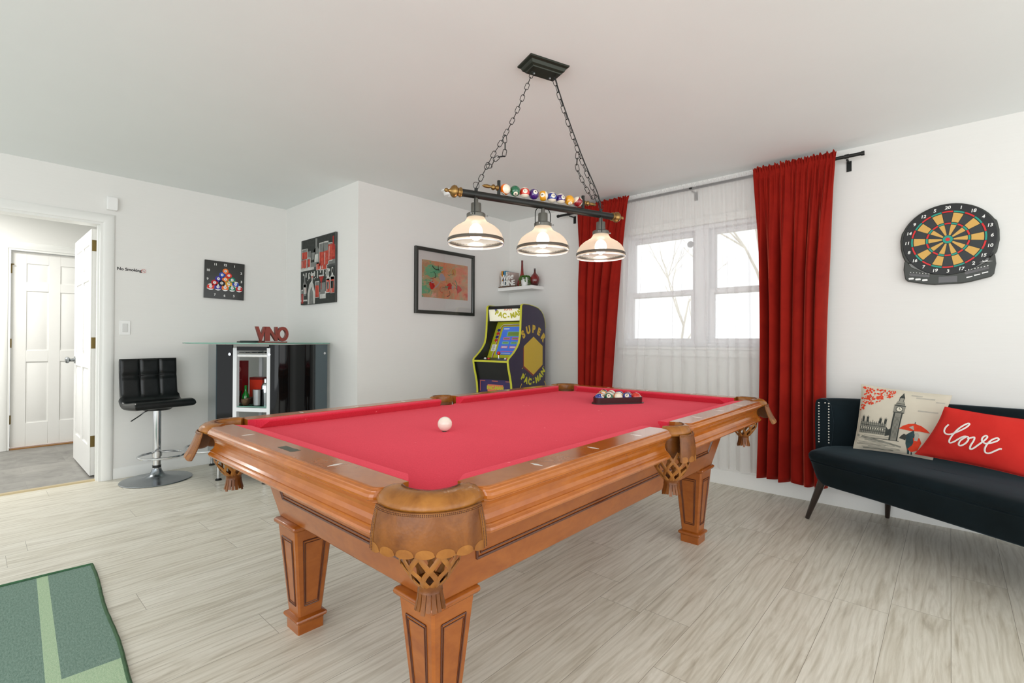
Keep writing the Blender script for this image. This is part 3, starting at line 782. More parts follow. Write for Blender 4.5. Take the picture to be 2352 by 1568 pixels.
for sg in (-1, 1):
    m = MB(); top = Vector((sg * .060, 0, -.044)); bot = Vector((sg * .345, 0, Z(1.792)))
    if sg < 0: main = [top, Vector((-.140, 0, Z(2.18))), Vector((-.215, .0, Z(2.03))), Vector((-.275, 0, Z(1.93))), bot]
    else: main = [top, Vector((.115, 0, Z(2.24))), Vector((.215, 0, Z(2.03))), bot]
    chain(m, smooth_path(main, 6))
    if sg < 0: slack = [Vector((-.205, .004, Z(2.05))), Vector((-.198, .010, Z(2.00))), Vector((-.205, .012, Z(1.955))), Vector((-.245, .012, Z(1.945))), Vector((-.262, .012, Z(1.905))), Vector((-.295, .004, Z(1.893)))]
    else: slack = [Vector((.205, .004, Z(2.05))), Vector((.205, .012, Z(1.98))), Vector((.232, .012, Z(1.93))), Vector((.262, .012, Z(1.885))), Vector((.300, .008, Z(1.835))), Vector((.318, .004, Z(1.850)))]
    chain(m, smooth_path(slack, 5))
    m.build('chain', M_black, pl)
    m = MB(); m.lathe([(.0135, 0), (.0148, .0015), (.016, 0), (.0148, -.0015)], 24, cap=False, close=True)
    for i, v in enumerate(m.v): m.v[i] = (v[0] + sg * .347, v[2], v[1] + Z(1.798))
    m.cyl((sg * .347, 0, Z(1.745)), (sg * .347, 0, Z(1.786)), .0075, n=16); m.build('hanging_ring', M_black, pl)
    # cable beside the chain
    if sg > 0:
        m = MB(); m.tube(smooth_path([(.060, -.006, -.04), (.118, -.008, Z(2.24)), (.222, -.008, Z(2.03)), (.322, -.006, Z(1.86)), (.345, -.003, Z(1.79))], 8), .0028, 8); m.build('cable', M_blackp, pl)
# shades
t = NT('ribbed_shade_glass'); trn = t.n('ShaderNodeBsdfTranslucent'); trn.inputs[0].default_value = lin((228, 208, 184)); tp = t.n('ShaderNodeBsdfTransparent'); tp.inputs[0].default_value = (.95, .93, .9, 1)
gs = t.n('ShaderNodeBsdfGlossy'); gs.inputs['Roughness'].default_value = .12; df = t.n('ShaderNodeBsdfDiffuse'); df.inputs[0].default_value = lin((232, 226, 214))
m1 = t.n('ShaderNodeMixShader'); m1.inputs[0].default_value = .6; t.l(trn.outputs[0], m1.inputs[1]); t.l(tp.outputs[0], m1.inputs[2])
m2 = t.n('ShaderNodeMixShader'); m2.inputs[0].default_value = .22; t.l(m1.outputs[0], m2.inputs[1]); t.l(df.outputs[0], m2.inputs[2])
m3 = t.n('ShaderNodeMixShader'); m3.inputs[0].default_value = .12; t.l(m2.outputs[0], m3.inputs[1]); t.l(gs.outputs[0], m3.inputs[2]); t.l(m3.outputs[0], t.out.inputs[0]); M_shade = t.m
M_band = mat('shade_band', (120, 114, 106), .3, .9)
M_bulb = mat('bulb_glow', (255, 250, 240), .3, emit=(255, 244, 226), es=9)
for x in (-.347, 0, .347):
    Zr = Z(1.538)
    m = MB(); pr = [(.1215, .000), (.1222, .010), (.1195, .028), (.113, .045), (.102, .062), (.084, .078), (.065, .089), (.051, .097), (.0445, .105), (.040, .113), (.037, .122)]
    n = 96; rings = []
    for r, z in pr: rings.append([(x + (r + (.0007 if j % 2 else 0)) * cos(2 * pi * j / n), (r + (.0007 if j % 2 else 0)) * sin(2 * pi * j / n), Zr + z) for j in range(n)])
    m.loft(rings, True, False); sh = m.build('lamp_shade', M_shade, pl, ang=70)
    m = MB(); m.lathe([(.1225, .010), (.1250, .012), (.1240, .022), (.1212, .024), (.1205, .012)], 64, (x, 0, Zr), cap=False, close=True); m.build('rim_band', M_band, sh, ang=50)
    m = MB(); m.lathe([(.121, -.001), (.1235, -.001), (.1238, .004), (.1215, .004)], 64, (x, 0, Zr), cap=False, close=True); m.build('glass_rim', mat('rim_glass', (225, 228, 230), .08, .4), sh)
    m = MB(); m.lathe([(.034, .118), (.0405, .118), (.0415, .122), (.0415, .133), (.037, .137), (.023, .139), (.0225, .178), (.0215, .181), (.010, .182), (.0095, .196), (.0068, .211), (.0068, .235), (.0005, .236)], 32, (x, 0, Zr), cap=False); m.build('lamp_holder', mat('holder_grey', (98, 96, 90), .4, .5), pl)
    for k in range(3):
        m = MB(); a = radians(100 + 120 * k); m.cyl((x + .040 * cos(a), .040 * sin(a), Zr + .127), (x + .049 * cos(a), .049 * sin(a), Zr + .127), .0028, n=10); m.sphere((x + .050 * cos(a), .050 * sin(a), Zr + .127), .0042, 10, 6)
        m.build('thumb_screw', M_steel, pl)
    yk = []
    for i in range(25): a = pi * i / 24; yk.append((x + .042 * cos(a), 0, Zr + .178 + .034 * sin(a)))
    yk = [(x + .042, 0, Zr + .122)] + yk + [(x - .042, 0, Zr + .122)]
    if x: ya = atan2(camL.y, camL.x); yk = [(x + (px - x) * cos(ya), (px - x) * sin(ya), pz) for px, _, pz in yk]
    m = MB(); m.tube(yk, .0024, 8, flat=.8, upv=(0, 1, .1))
    m.T = None; m.build('yoke', M_black, pl)
    m = MB(); m.sphere((x, 0, Zr + .055), .030, 24, 16, sc=(1, 1, 1.25)); bo = m.build('bulb', M_bulb, pl)
    l = bpy.data.lights.new('lamp_light', 'POINT'); l.energy = 0.5; l.shadow_soft_size = .034; l.color = (1, .95, .87)
    lo = bpy.data.objects.new('lamp_light', l); COL.objects.link(lo); lo.parent = pl; lo.location = (x, 0, Zr + .012)

# ================================================================ CURTAINS AND RODS
rod = thing('curtain_rod', 'black curtain rod with end caps above the window', 'curtain rod', (-1.6, 3.87, 2.33))
def RL(x, y, z): return (x + 1.6, y - 3.87, z - 2.33)
m = MB(); m.cyl(RL(-2.86, 3.86, 2.338), RL(-.43, 3.86, 2.338), .0115, n=20); m.build('front_rod', M_black, rod)
for x in (-2.875, -.43):
    m = MB(); m.cyl(RL(x, 3.86, 2.338), RL(x + .018, 3.86, 2.338), .0145, n=20); m.build('end_cap', M_black, rod, bevel=.001)
for x in (-2.74, -1.545, -.508):
    m = MB(); m.cyl(RL(x - .012, 3.86, 2.338), RL(x + .012, 3.86, 2.338), .0142, n=20); m.box(x + 1.6 - .006, x + 1.6 + .006, .005, .09, -.012, -.004); m.box(x + 1.6 - .014, x + 1.6 + .014, .090, .0945, -.065, .005)
    m.cyl(RL(x, 3.9595, 2.28), RL(x, 3.956, 2.28), .004, n=10); m.build('bracket', M_black, rod)

def curtain_mesh(m, xt0, xt1, xb0, xb1, y, ztop, zbot, nf, amp, seed, head=.028, nu=260, nv=56, rodz=2.338, mid=None, ampt=.012):
    r = random.Random(seed)
    ph = [r.uniform(0, 2 * pi) for _ in range(6)]
    K = nf; cs = [0]; 
    for i in range(K): cs.append(cs[-1] + r.uniform(.65, 1.45))
    cs = [c / cs[-1] for c in cs]; am = [r.uniform(.65, 1.15) for _ in range(K)]
    def fold(u):
        for i in range(K):
            if u <= cs[i + 1] or i == K - 1:
                t = (u - cs[i]) / (cs[i + 1] - cs[i]); return 1 - 2 * max(0, sin(pi * t)) ** .75, am[i], i
    def P(u, v):
        z = zbot + (ztop - zbot) * (1 - v)
        if mid and v > 0: pass
        e = v ** .8
        x0 = xt0 + (xb0 - xt0) * e; x1 = xt1 + (xb1 - xt1) * e
        if mid: x0 += mid[0] * sin(pi * v); x1 += mid[1] * sin(pi * v)
        s, a, i = fold(min(1, max(0, u + .006 * sin(3 * v + i0(u)))))
        d = max(0, min(1, (v - .03) / .35)); d = d * d * (3 - 2 * d)
        sharp = s
        yy = amp * a * sharp * d
        hf = sin(2 * pi * u * K * 2.45 + ph[0]) * .6 + sin(2 * pi * u * K * 3.7 + ph[1] + 2 * sin(7 * u)) * .4
        g = 1 - max(0, min(1, (v - .02) / .42))
        yy += ampt * hf * g * (1 if abs(z - rodz) > .022 else .55)
        if abs(z - rodz) < .035: yy = min(yy, .0) - .0
        x = x0 + (x1 - x0) * u + .35 * amp * cos(2 * pi * u * K) * d * .5
        if z > rodz + .012: yy += .5 * ampt * sin(2 * pi * u * K * 5.1 + ph[2]); z += .007 * sin(2 * pi * u * K * 2.2 + ph[3]) + .005 * sin(2 * pi * u * K * 4.6 + ph[4])
        if v > .96: z += .006 * sin(2 * pi * u * 3 + ph[5]) - .004 * s
        return (x, y + yy, z)
    def i0(u): return 9 * u
    vs = [0, .006, .012, .018, .026, .034, .045, .06] + [.06 + .94 * i / nv for i in range(1, nv + 1)]
    nvv = len(vs) - 1
    m.grid(lambda u, w: P(u, vs[round(w * nvv)]), nu, nvv)
c1 = MB(); curtain_mesh(c1, -1.078, -.562, -1.060, -.628, 3.838, 2.385, .135, 6, .056, 11, mid=(.030, -.03))
c1.T = None; o = c1.build('curtain', M_redvel, ang=180, solid=.003); origin(o, (-.82, 3.85, .1)); tag(o, 'red velvet curtain panel right of the window, beside the dark sofa', 'curtain')
c2 = MB(); curtain_mesh(c2, -2.620, -2.085, -2.600, -2.300, 3.838, 2.385, .135, 5, .054, 23, mid=(.0, -.02))
o = c2.build('curtain', M_redvel, ang=180, solid=.003); origin(o, (-2.4, 3.85, .1)); tag(o, 'red velvet curtain panel left of the window, behind the lamp shade', 'curtain')
def sheer_mat():
    t = NT('sheer_voile'); v = t.coord((1, 1, 1)); f = t.noise(t.coord((1, 1, 60)), 4, 2)
    tp = t.n('ShaderNodeBsdfTransparent'); tn = t.n('ShaderNodeBsdfTranslucent'); tn.inputs[0].default_value = lin((252, 252, 252)); df = t.n('ShaderNodeBsdfDiffuse'); df.inputs[0].default_value = lin((250, 249, 248))
    a = t.n('ShaderNodeMixShader'); a.inputs[0].default_value = .45; t.l(tn.outputs[0], a.inputs[1]); t.l(df.outputs[0], a.inputs[2])
    lw = t.n('ShaderNodeLayerWeight'); lw.inputs['Blend'].default_value = .35
    mp = t.n('ShaderNodeMapRange'); mp.inputs[3].default_value = .42; mp.inputs[4].default_value = .66; t.l(lw.outputs['Facing'], mp.inputs[0])
    b_ = t.n('ShaderNodeMixShader'); t.l(mp.outputs[0], b_.inputs[0]); t.l(tp.outputs[0], b_.inputs[1]); t.l(a.outputs[0], b_.inputs[2]); t.l(b_.outputs[0], t.out.inputs[0]); return t.m
M_sheer = sheer_mat()
c3 = MB(); curtain_mesh(c3, -2.105, -1.548, -2.30, -1.50, 3.848, 2.372, .15, 7, .020, 31, nu=240, ampt=.003)
o = c3.build('sheer_curtain', M_sheer, ang=180); origin(o, (-1.85, 3.9, .15)); tag(o, 'white sheer curtain, left half over the window, its edge flaring behind red velvet', 'curtain')
c4 = MB(); curtain_mesh(c4, -1.548, -1.03, -1.50, -1.02, 3.848, 2.372, .15, 6, .020, 37, nu=240, ampt=.003)
o = c4.build('sheer_curtain', M_sheer, ang=180); origin(o, (-1.3, 3.9, .15)); tag(o, 'white sheer curtain, right half over the window, next to the right red curtain', 'curtain')

# ================================================================ DARTBOARD (built flat, local x right, y up, z out of the wall)
db = thing('dartboard', 'black electronic dartboard with red, green and yellow segments on the right wall', 'dartboard', (-.012, YW, 1.735))
MD = frame((0, 0, 0), (1, 0, 0), (0, 0, 1))     # local z = -y world (out of the wall)
M_dbk = mat('board_black', (26, 27, 27), .45, var=.1); M_dgr = mat('board_graphite', (62, 64, 60), .4, .2, var=.1)
def ell(rx, ry, n, a0=0, a1=2 * pi): return [(rx * cos(a0 + (a1 - a0) * i / n), ry * sin(a0 + (a1 - a0) * i / n)) for i in range(n + (0 if abs(a1 - a0 - 2 * pi) < 1e-6 else 1))]
RB = .218
body = [(-.214, -.075), (-.222, -.03), (-.224, .02), (-.217, .065)] + [(.224 * cos(radians(a)), .218 * sin(radians(a))) for a in range(158, 20, -6)] + [(.212, .085), (.222, .03), (.223, -.03), (.212, -.095), (.196, -.125), (-.196, -.125)]
m = MB(); m.prism(body, 0, .026, MD); m.build('body', M_dgr, db, bevel=.006, seg=3, recalc=True)
low = [(-.196, -.105), (-.170, -.150), (-.10, -.196), (0, -.214), (.10, -.196), (.170, -.150), (.196, -.105), (.204, -.118), (.208, -.165), (.200, -.222), (.188, -.238), (.10, -.262), (.06, -.268), (-.06, -.268), (-.10, -.262), (-.188, -.238), (-.200, -.222), (-.208, -.165), (-.204, -.118)]
m = MB(); m.prism(low, 0, .034, MD); m.build('control_panel', M_dgr, db, bevel=.004, seg=3, recalc=True)
m = MB(); m.prism(circle(.2125, 72), .02, .031, MD); face = m.build('number_ring', M_dbk, db, bevel=.002)
m = MB(); m.prism(circle(.172, 72), .031, .0325, MD); m.build('board_face', mat('spider_black', (16, 16, 16), .4), db)
M_dy = mat('segment_yellow', (214, 168, 84), .5); M_dr = mat('segment_red', (216, 22, 22), .4); M_dg = mat('segment_green', (14, 152, 132), .4); M_dk = mat('segment_black', (44, 48, 50), .5)
def ringseg(m, r0, r1, k, mi, z1):
    a0 = radians(90 - 9 - 18 * k + 18 + .9 * min(1, .03 / max(r0, .01)) + .25); a1 = radians(90 - 9 - 18 * k - .9 * min(1, .03 / max(r0, .01)) - .25)
    a0, a1 = radians(99 - 18 * k - .55), radians(81 - 18 * k + .55); n = 5
    P = [(r1 * cos(a0 + (a1 - a0) * i / n), r1 * sin(a0 + (a1 - a0) * i / n)) for i in range(n + 1)] + [(r0 * cos(a1 + (a0 - a1) * i / n), r0 * sin(a1 + (a0 - a1) * i / n)) for i in range(n + 1)]
    m.prism(P[::-1], .032, z1, MD, mi)
for k in range(20):
    m = MB(); odd = k % 2
    ringseg(m, .1625, .1705, k, 1 if odd else 0, .0350); ringseg(m, .104, .158, k, 3 if odd else 2, .0345); ringseg(m, .0915, .100, k, 1 if odd else 0, .0350); ringseg(m, .026, .0885, k, 3 if odd else 2, .0345)
    m.build('segment', [M_dr, M_dg, M_dk, M_dy], db, recalc=True)
m = MB(); m.prism(circle(.0235, 32), .032, .036, MD); m.build('outer_bull', M_dg, db)
m = MB(); m.prism(circle(.0105, 24), .032, .038, MD); m.build('bullseye', M_dr, db)
m = MB()
for k, n in enumerate([20, 1, 18, 4, 13, 6, 10, 15, 2, 17, 3, 19, 7, 16, 8, 11, 14, 9, 12, 5]):
    a = radians(90 - 18 * k); m.text(str(n), .026, MD @ Matrix.Translation((.191 * cos(a), .191 * sin(a), .0312)), ext=.0004, bold=.0007, shear=.15)
m.build('numbers', M_whitetxt, db)
for x in (-.17, -.1375, -.105):
    m = MB(); m.prism([(x + px, -.222 - (x + .17) * .22 + py) for px, py in [(-.013, -.003), (-.010, -.006), (.011, -.006), (.013, -.003), (.013, .001), (.010, .005), (-.011, .005), (-.013, .001)]], .034, .038, MD); m.build('button', M_white, db)
for x in (.095, .128, .161):
    m = MB(); m.prism([(x + px, -.234 + (x - .095) * .3 + py) for px, py in [(-.013, -.006), (.013, 0), (.013, .006), (-.013, .001)]], .034, .038, MD); m.build('button', M_white, db)
M_disp = mat('display_brown', (40, 28, 22), .15, coat=.4)
m = MB(); m.prism([(-.042, -.258), (.042, -.258), (.042, -.222), (-.042, -.222)], .034, .0352, MD); m.build('display', M_disp, db)
for P in ([(-.182, -.196), (-.176, -.188), (-.085, -.208), (-.082, -.216), (-.088, -.221), (-.175, -.204)], [(.073, -.210), (.078, -.202), (.17, -.180), (.178, -.184), (.178, -.193), (.08, -.218)]):
    m = MB(); m.prism(P, .034, .0352, MD); m.build('display', M_disp, db, recalc=True)
m = MB()
for i in range(7): x = -.175 + i * .0145; m.prism([(x, -.184 - (x + .175) * .2), (x + .004, -.185 - (x + .175) * .2), (x + .004, -.181 - (x + .175) * .2), (x, -.180 - (x + .175) * .2)], .034, .0348, MD)
for i in range(8): x = .075 + i * .0135; m.prism([(x, -.197 + (x - .075) * .2), (x + .006, -.196 + (x - .075) * .2), (x + .006, -.192 + (x - .075) * .2), (x, -.193 + (x - .075) * .2)], .034, .0348, MD)
m.prism([(.136, -.152), (.195, -.150), (.170, -.147), (.176, -.141), (.158, -.147), (.150, -.142), (.152, -.149)], .034, .0348, MD)
m.build('panel_print', M_whitetxt, db)
m = MB()
for i in range(5): x = .166 + i * .0068; m.prism([(x, -.130 + i * .004), (x + .0036, -.128 + i * .004), (x + .0036, -.113 + i * .004), (x, -.115 + i * .004)], .034, .0352, MD)
m.build('speaker_slots', M_dbk, db)

# ================================================================ WALL THINGS ON THE LEFT
# local x right (world -> +y), y up, out = +x
def wallL(y, z, x=XD): return frame((x, y, z), (0, 1, 0), (0, 0, 1))
M_clk = mat('clock_black', (22, 26, 22), .25, coat=.6)
ck = thing('wall_clock', 'square black wall clock printed with a rack of pool balls', 'clock', (XD, 1.562, 1.655))
MC = frame((0, 0, 0), (0, 1, 0), (0, 0, 1)) @ Matrix.Rotation(radians(-1), 4, 'Z')
m = MB(); m.prism([(-.165, -.170), (.165, -.170), (.165, .170), (-.165, .170)], .001, .018, MC); m.build('face', M_clk, ck, bevel=.001)
m = MB()
for h in range(1, 13):
    a = radians(90 - 30 * h); k = .140 / max(abs(cos(a)), abs(sin(a))); k = min(k, .158)
    m.text(str(h), .028, MC @ Matrix.Translation((k * cos(a), k * sin(a), .0181)), ext=.0003, bold=.0008)
m.build('numerals', M_whitetxt, ck)
rows = [[(5, 0)], [(2, 0), (3, 0)], [(4, 0), (5, 0), (6, 0)], [(7, 0), (8, 0), (9, 1), (10, 1)], [(11, 1), (12, 1), (13, 1), (14, 1), (15, 1)]]
BC = {1: (238, 170, 30), 2: (30, 70, 180), 3: (224, 44, 28), 4: (56, 40, 150), 5: (240, 120, 40), 6: (10, 130, 100), 7: (190, 24, 30), 8: (20, 22, 24)}
clk_mats = [M_white, M_num]; idx = {}
for k, c in BC.items(): idx[k] = len(clk_mats); clk_mats.append(mat('print_ball', c, .3))
def flatball(m, x, y, r, n, M, h):
    k = n if n < 9 else n - 8
    if n > 8:
        m.prism([(x + px, y + py) for px, py in circle(r, 24)], h, h + .0004, M, 0)
        a = .62; pts = [(r * cos(t), r * sin(t)) for t in [(-a + 2 * a * i / 8) for i in range(9)]] + [(r * cos(t), r * sin(t)) for t in [pi - a + 2 * a * i / 8 for i in range(9)]]
        m.prism([(x + px * .99, y + py) for px, py in pts], h, h + .0006, M, idx[k])
    else: m.prism([(x + px, y + py) for px, py in circle(r, 24)], h, h + .0004, M, idx[k])
    m.prism([(x + px, y + py + r * .1) for px, py in circle(r * .45, 16)], h, h + .0008, M, 0)
    m.text(str(n), r * (.75 if n < 10 else .55), M @ Matrix.Translation((x, y + r * .1, h + .0009)), ext=.0001, mi=1)
for r_, row in enumerate(rows):
    for k, (n, s_) in enumerate(row):
        m = MB(); flatball(m, .004 + (k - r_ / 2) * .0545 * (1 + .02 * r_), .084 - r_ * .038, .0245 + .0012 * r_, n, MC, .0181); m.build('printed_ball', clk_mats, ck)
M_hand = mat('clock_hand', (200, 190, 110), .4)
for a, L_ in ((radians(5), .068), (radians(-35), .078)):
    m = MB(); c_ = (.018, -.008); d_ = Vector((cos(a), sin(a))); n_ = Vector((-d_.y, d_.x)); P = [(c_[0] + d_.x * t_ + n_.x * w_, c_[1] + d_.y * t_ + n_.y * w_) for t_, w_ in ((-.012, -.003), (L_, -.0015), (L_, .0015), (-.012, .003))]
    m.prism(P, .0205, .0213, MC); m.build('hand', M_hand, ck)
# no smoking sticker
st = thing('no_smoking_sign', 'small white sign reading No Smoking with a red crossed circle', 'sign', (XD, .888, 1.678))
MS = frame((0, 0, 0), (0, 1, 0), (0, 0, 1)) @ Matrix.Rotation(radians(-1.2), 4, 'Z')
m = MB(); m.prism([(-.092, -.021), (.092, -.021), (.092, .021), (-.092, .021)], .0005, .0016, MS); m.build('plate', mat('sign_plate', (226, 224, 220), .3), st)
m = MB(); m.text('No Smoking', .032, MS @ Matrix.Translation((-.021, 0, .0017)), ext=.0002, bold=.0011); m.build('lettering', M_num, st)
M_sred = mat('sign_red', (196, 62, 50), .4)
m = MB(); T_ = MS @ Matrix.Translation((.0715, 0, .0017)); pr_ = [(T_ @ Vector((.0155 * cos(a), .0155 * sin(a), .0003))) for a in [2 * pi * i / 28 for i in range(28)]]
m.tube(pr_, .0012, 6, closed=True); m.cyl(T_ @ Vector((-.011, .011, .0003)), T_ @ Vector((.011, -.011, .0003)), .0011, n=6)
m.build('prohibition_symbol', M_sred, st)
m = MB(); m.prism([(-.010, -.0012), (.008, -.0012), (.008, .0018), (-.010, .0018)], 0, .0003, T_); m.build('cigarette', M_num, st)
# light switch and door chime
sw = thing('light_switch', 'white rocker light switch beside the open doorway', 'light switch', (XD, .84, 1.206))
MW = frame((0, 0, 0), (0, 1, 0), (0, 0, 1))
m = MB(); m.prism([(-.036, -.058), (.036, -.058), (.036, .058), (-.036, .058)], 0, .006, MW); m.build('plate', M_white, sw, bevel=.003, seg=3)
m = MB(); m.prism([(-.017, -.034), (.017, -.034), (.017, .034), (-.017, .034)], .006, .010, MW); m.build('rocker', mat('rocker_grey', (214, 214, 212), .35), sw, bevel=.002)
m = MB(); m.prism([(-.034, -.052), (.028, -.052), (.034, -.044), (.034, .044), (.028, .052), (-.034, .052)], 0, .034, MW)
o = m.build('chime_sensor', M_white, bevel=.006, seg=3); o.location = (XD, .752, 2.187); tag(o, 'white plastic alarm sensor box on wall above the doorway corner', 'sensor')
# smoke detector
sd = thing('smoke_detector', 'round white smoke detector on the ceiling behind the lamp bar', 'smoke detector', (-3.25, 2.80, H))
m = MB(); m.lathe([(.075, 0), (.075, -.010), (.070, -.013), (.058, -.014), (.056, -.034), (.048, -.044), (.020, -.047), (.001, -.047)], 40, cap=False); m.build('housing', M_white, sd)
m = MB(); m.lathe([(.016, -.046), (.018, -.050), (.012, -.053), (.001, -.053)], 20, cap=False); m.build('test_button', M_white, sd)

# canvas print with bottles and glasses on the alcove wall (faces -y)
cv = thing('canvas_print', 'unframed canvas print of bar bottles and glasses in grey, black and red', 'painting', (-4.258, YJ, 1.745))
MV = frame((0, 0, 0), (1, 0, 0), (0, 0, 1)); cw, ch = .323, .303
M_cg = mat('canvas_grey', (84, 86, 84), .8, var=.5, vs=9); m = MB(); m.prism([(-cw, -ch), (cw, -ch), (cw, ch), (-cw, ch)], .002, .022, MV); m.build('canvas', M_cg, cv, bevel=.002)
cm = [mat('print_black', (56, 60, 56), .8, var=.5, vs=45), mat('print_white', (206, 206, 200), .8, var=.3, vs=16), mat('print_grey', (128, 130, 126), .8, var=.3, vs=20), mat('print_red', (206, 78, 58), .7, var=.5, vs=40), mat('print_darkred', (168, 38, 30), .7, var=.3, vs=20)]
m = MB(); h = .0222; rr = random.Random(8)
def rect(x0, y0, x1, y1, mi, dz=.0003):
    j = lambda: rr.uniform(-.003, .003)
    m.prism([(x0 + j(), y0 + j()), (x1 + j(), y0 + j()), (x1 + j(), y1 + j()), (x0 + j(), y1 + j())], h, h + dz, MV, mi)
rect(-cw, .03, cw, ch, 2, .0001); rect(-cw, -ch, cw, .01, 0, .0001); rect(-.3, .19, .32, .3, 0, .0002)
rect(-cw, .012, -.06, .036, 1, .0004); rect(-cw, .004, -.06, .010, 0, .0005)
def glass(x, y, w, hh, fill, c=3):   # tumbler with drink
    rect(x - w, y, x + w, y + hh, 1, .0005); rect(x - w * .8, y + .006, x + w * .8, y + hh * .95, 2, .0006); rect(x - w * .85, y + .004, x + w * .85, y + hh * fill, c, .0008)
    rect(x - w * .5, y + .01, x - w * .3, y + hh * fill * .9, 1 if rr.random() < .5 else 4, .0009)
def bottle(x, y, w, hh, c, c2):
    P = [(x - w, y), (x + w, y), (x + w, y + hh * .55), (x + w * .35, y + hh * .7), (x + w * .35, y + hh), (x - w * .35, y + hh), (x - w * .35, y + hh * .7), (x - w, y + hh * .55)]
    m.prism(P, h, h + .0006, MV, c); rect(x - w * .7, y + hh * .1, x + w * .7, y + hh * .4, c2, .0009)
for x in (-.29, -.235, -.16): glass(x, .04, .028, .09, .85)
glass(-.25, .12, .06, .10, .7, 3)
bottle(-.08, .08, .045, .22, 0, 2); bottle(-.02, .05, .05, .24, 2, 1)
for x in (.08, .16): glass(x, .03, .045, .21, .6)
glass(.235, .06, .04, .16, .9); bottle(.29, .07, .032, .2, 4, 3); glass(.02, .0, .04, .07, .8); glass(.12, -.005, .06, .05, .8)
for x in range(11): rect(-.28 + x * .055, -.03 - .02 * (x % 3), -.262 + x * .055, -.01 + .004 * (x % 2), 1, .0006)
bottle(-.245, -.22, .03, .20, 2, 1); glass(-.24, -.20, .03, .09, .6, 3); glass(-.29, -.29, .024, .13, .7, 4)
P = [(-.18, -.3), (-.18, -.2), (-.15, -.12), (-.11, -.09), (-.07, -.12), (-.04, -.2), (-.04, -.3), (-.07, -.3), (-.075, -.2), (-.11, -.14), (-.145, -.2), (-.15, -.3)]; m.prism(P, h, h + .001, MV, 1)
m.prism([(-.145, -.3), (-.14, -.2), (-.11, -.15), (-.08, -.2), (-.075, -.3)], h, h + .0008, MV, 2)
m.prism([(-.13, -.02), (-.06, -.02), (-.085, -.07), (-.085, -.11), (-.105, -.11), (-.105, -.07)], h, h + .0012, MV, 1); m.prism([(-.115, -.045), (-.075, -.045), (-.095, -.07)], h, h + .0014, MV, 3)
m.prism([(.03, -.05), (.13, -.05), (.085, -.12), (.085, -.18), (.075, -.18), (.075, -.12)], h, h + .0012, MV, 4); m.prism([(.03, -.05), (.13, -.05), (.125, -.062), (.035, -.062)], h, h + .0014, MV, 1)
glass(-.0, -.25, .038, .15, .75, 3); rect(.05, -.26, .16, -.2, 1, .0005); rect(.06, -.22, .15, -.12, 2, .0006)
bottle(.20, -.2, .03, .2, 1, 2); bottle(.275, -.2, .035, .2, 1, 0); glass(.20, -.215, .036, .13, .85, 3); glass(.28, -.225, .036, .15, .8, 3)
for i in range(16): x, y = rr.uniform(-.2, .2), rr.uniform(-.08, 0); m.prism([(x + px, y + py) for px, py in circle(.006, 10)], h, h + .0011, MV, 1)
rect(-.32, -.27, -.19, -.255, 1, .0007); rect(-.32, -.295, -.19, -.275, 0, .0006)
m.build('printed_scene', cm, cv, recalc=True)

# framed picture on the art wall (faces +x): abstract colour study
fp = thing('framed_picture', 'black framed picture with white mat and abstract orange, green and red painting', 'picture', (XA, 3.047, 1.665))
MF = frame((0, 0, 0), (0, 1, 0), (0, 0, 1)); fw_, fh = .366, .304
m = MB(); w = .031
rings = [[(-fw_ + k, -fh + k, z), (fw_ - k, -fh + k, z), (fw_ - k, fh - k, z), (-fw_ + k, fh - k, z)] for k, z in ((0, .002), (0, .028), (.004, .031), (w - .004, .031), (w, .026), (w, .002))]
m.loft([[MF @ Vector(p) for p in r] for r in rings], True, False); m.build('picture_frame', mat('frame_black', (44, 46, 42), .35, coat=.3), fp, recalc=True)
m = MB(); m.prism([(-fw_ + .01, -fh + .01), (fw_ - .01, -fh + .01), (fw_ - .01, fh - .01), (-fw_ + .01, fh - .01)], .003, .010, MF); m.build('mat_board', mat('mat_board', (222, 220, 216), .7), fp)
aw, ah, ay = .285, .172, .020
def paint_mat():
    t = NT('abstract_paint'); v = t.coord((1, 1, 1)); f = t.noise(v, 6, 5, .6, 1.2); g = t.noise(t.coord((1, 1, 1.7), (.4, 0, 0)), 3.1, 4, .65, 1.5)
    a = t.ramp(f, [(.30, lin((96, 176, 134))), (.42, lin((196, 164, 124))), (.50, lin((232, 134, 98))), (.60, lin((222, 96, 70))), (.70, lin((196, 150, 84)))])
    b_ = t.ramp(g, [(.34, lin((206, 60, 44))), (.42, lin((232, 150, 116))), (.5, lin((210, 172, 124))), (.62, lin((112, 180, 140))), (.7, lin((222, 206, 190)))])
    sx = t.n('ShaderNodeSeparateXYZ'); t.l(v, sx.inputs[0]); ad = t.n('ShaderNodeMath', operation='MULTIPLY_ADD'); ad.inputs[1].default_value = 1.6; t.l(g, ad.inputs[0]); t.l(sx.outputs[1], ad.inputs[2])
    c = t.mix(t.ramp(ad.outputs[0], [(.54, (1, 1, 1, 1)), (.66, (0, 0, 0, 1))]), t.mix(.45, a, b_), t.mix(f, lin((60, 150, 112)), lin((140, 196, 150))))
    t.l(c, t.b.inputs['Base Color']); t.b.inputs['Roughness'].default_value = .6; return t.m
m = MB(); m.prism([(-aw, ay - ah), (aw, ay - ah), (aw, ay + ah), (-aw, ay + ah)], .010, .0108, MF); art = m.build('painting', paint_mat(), fp)
m = MB(); rr = random.Random(21); ams = [mat('stroke_black', (28, 26, 28), .6), mat('stroke_red', (206, 44, 34), .6), mat('stroke_green', (70, 160, 120), .6), mat('stroke_grey', (170, 166, 176), .6), mat('stroke_ochre', (200, 150, 70), .6)]
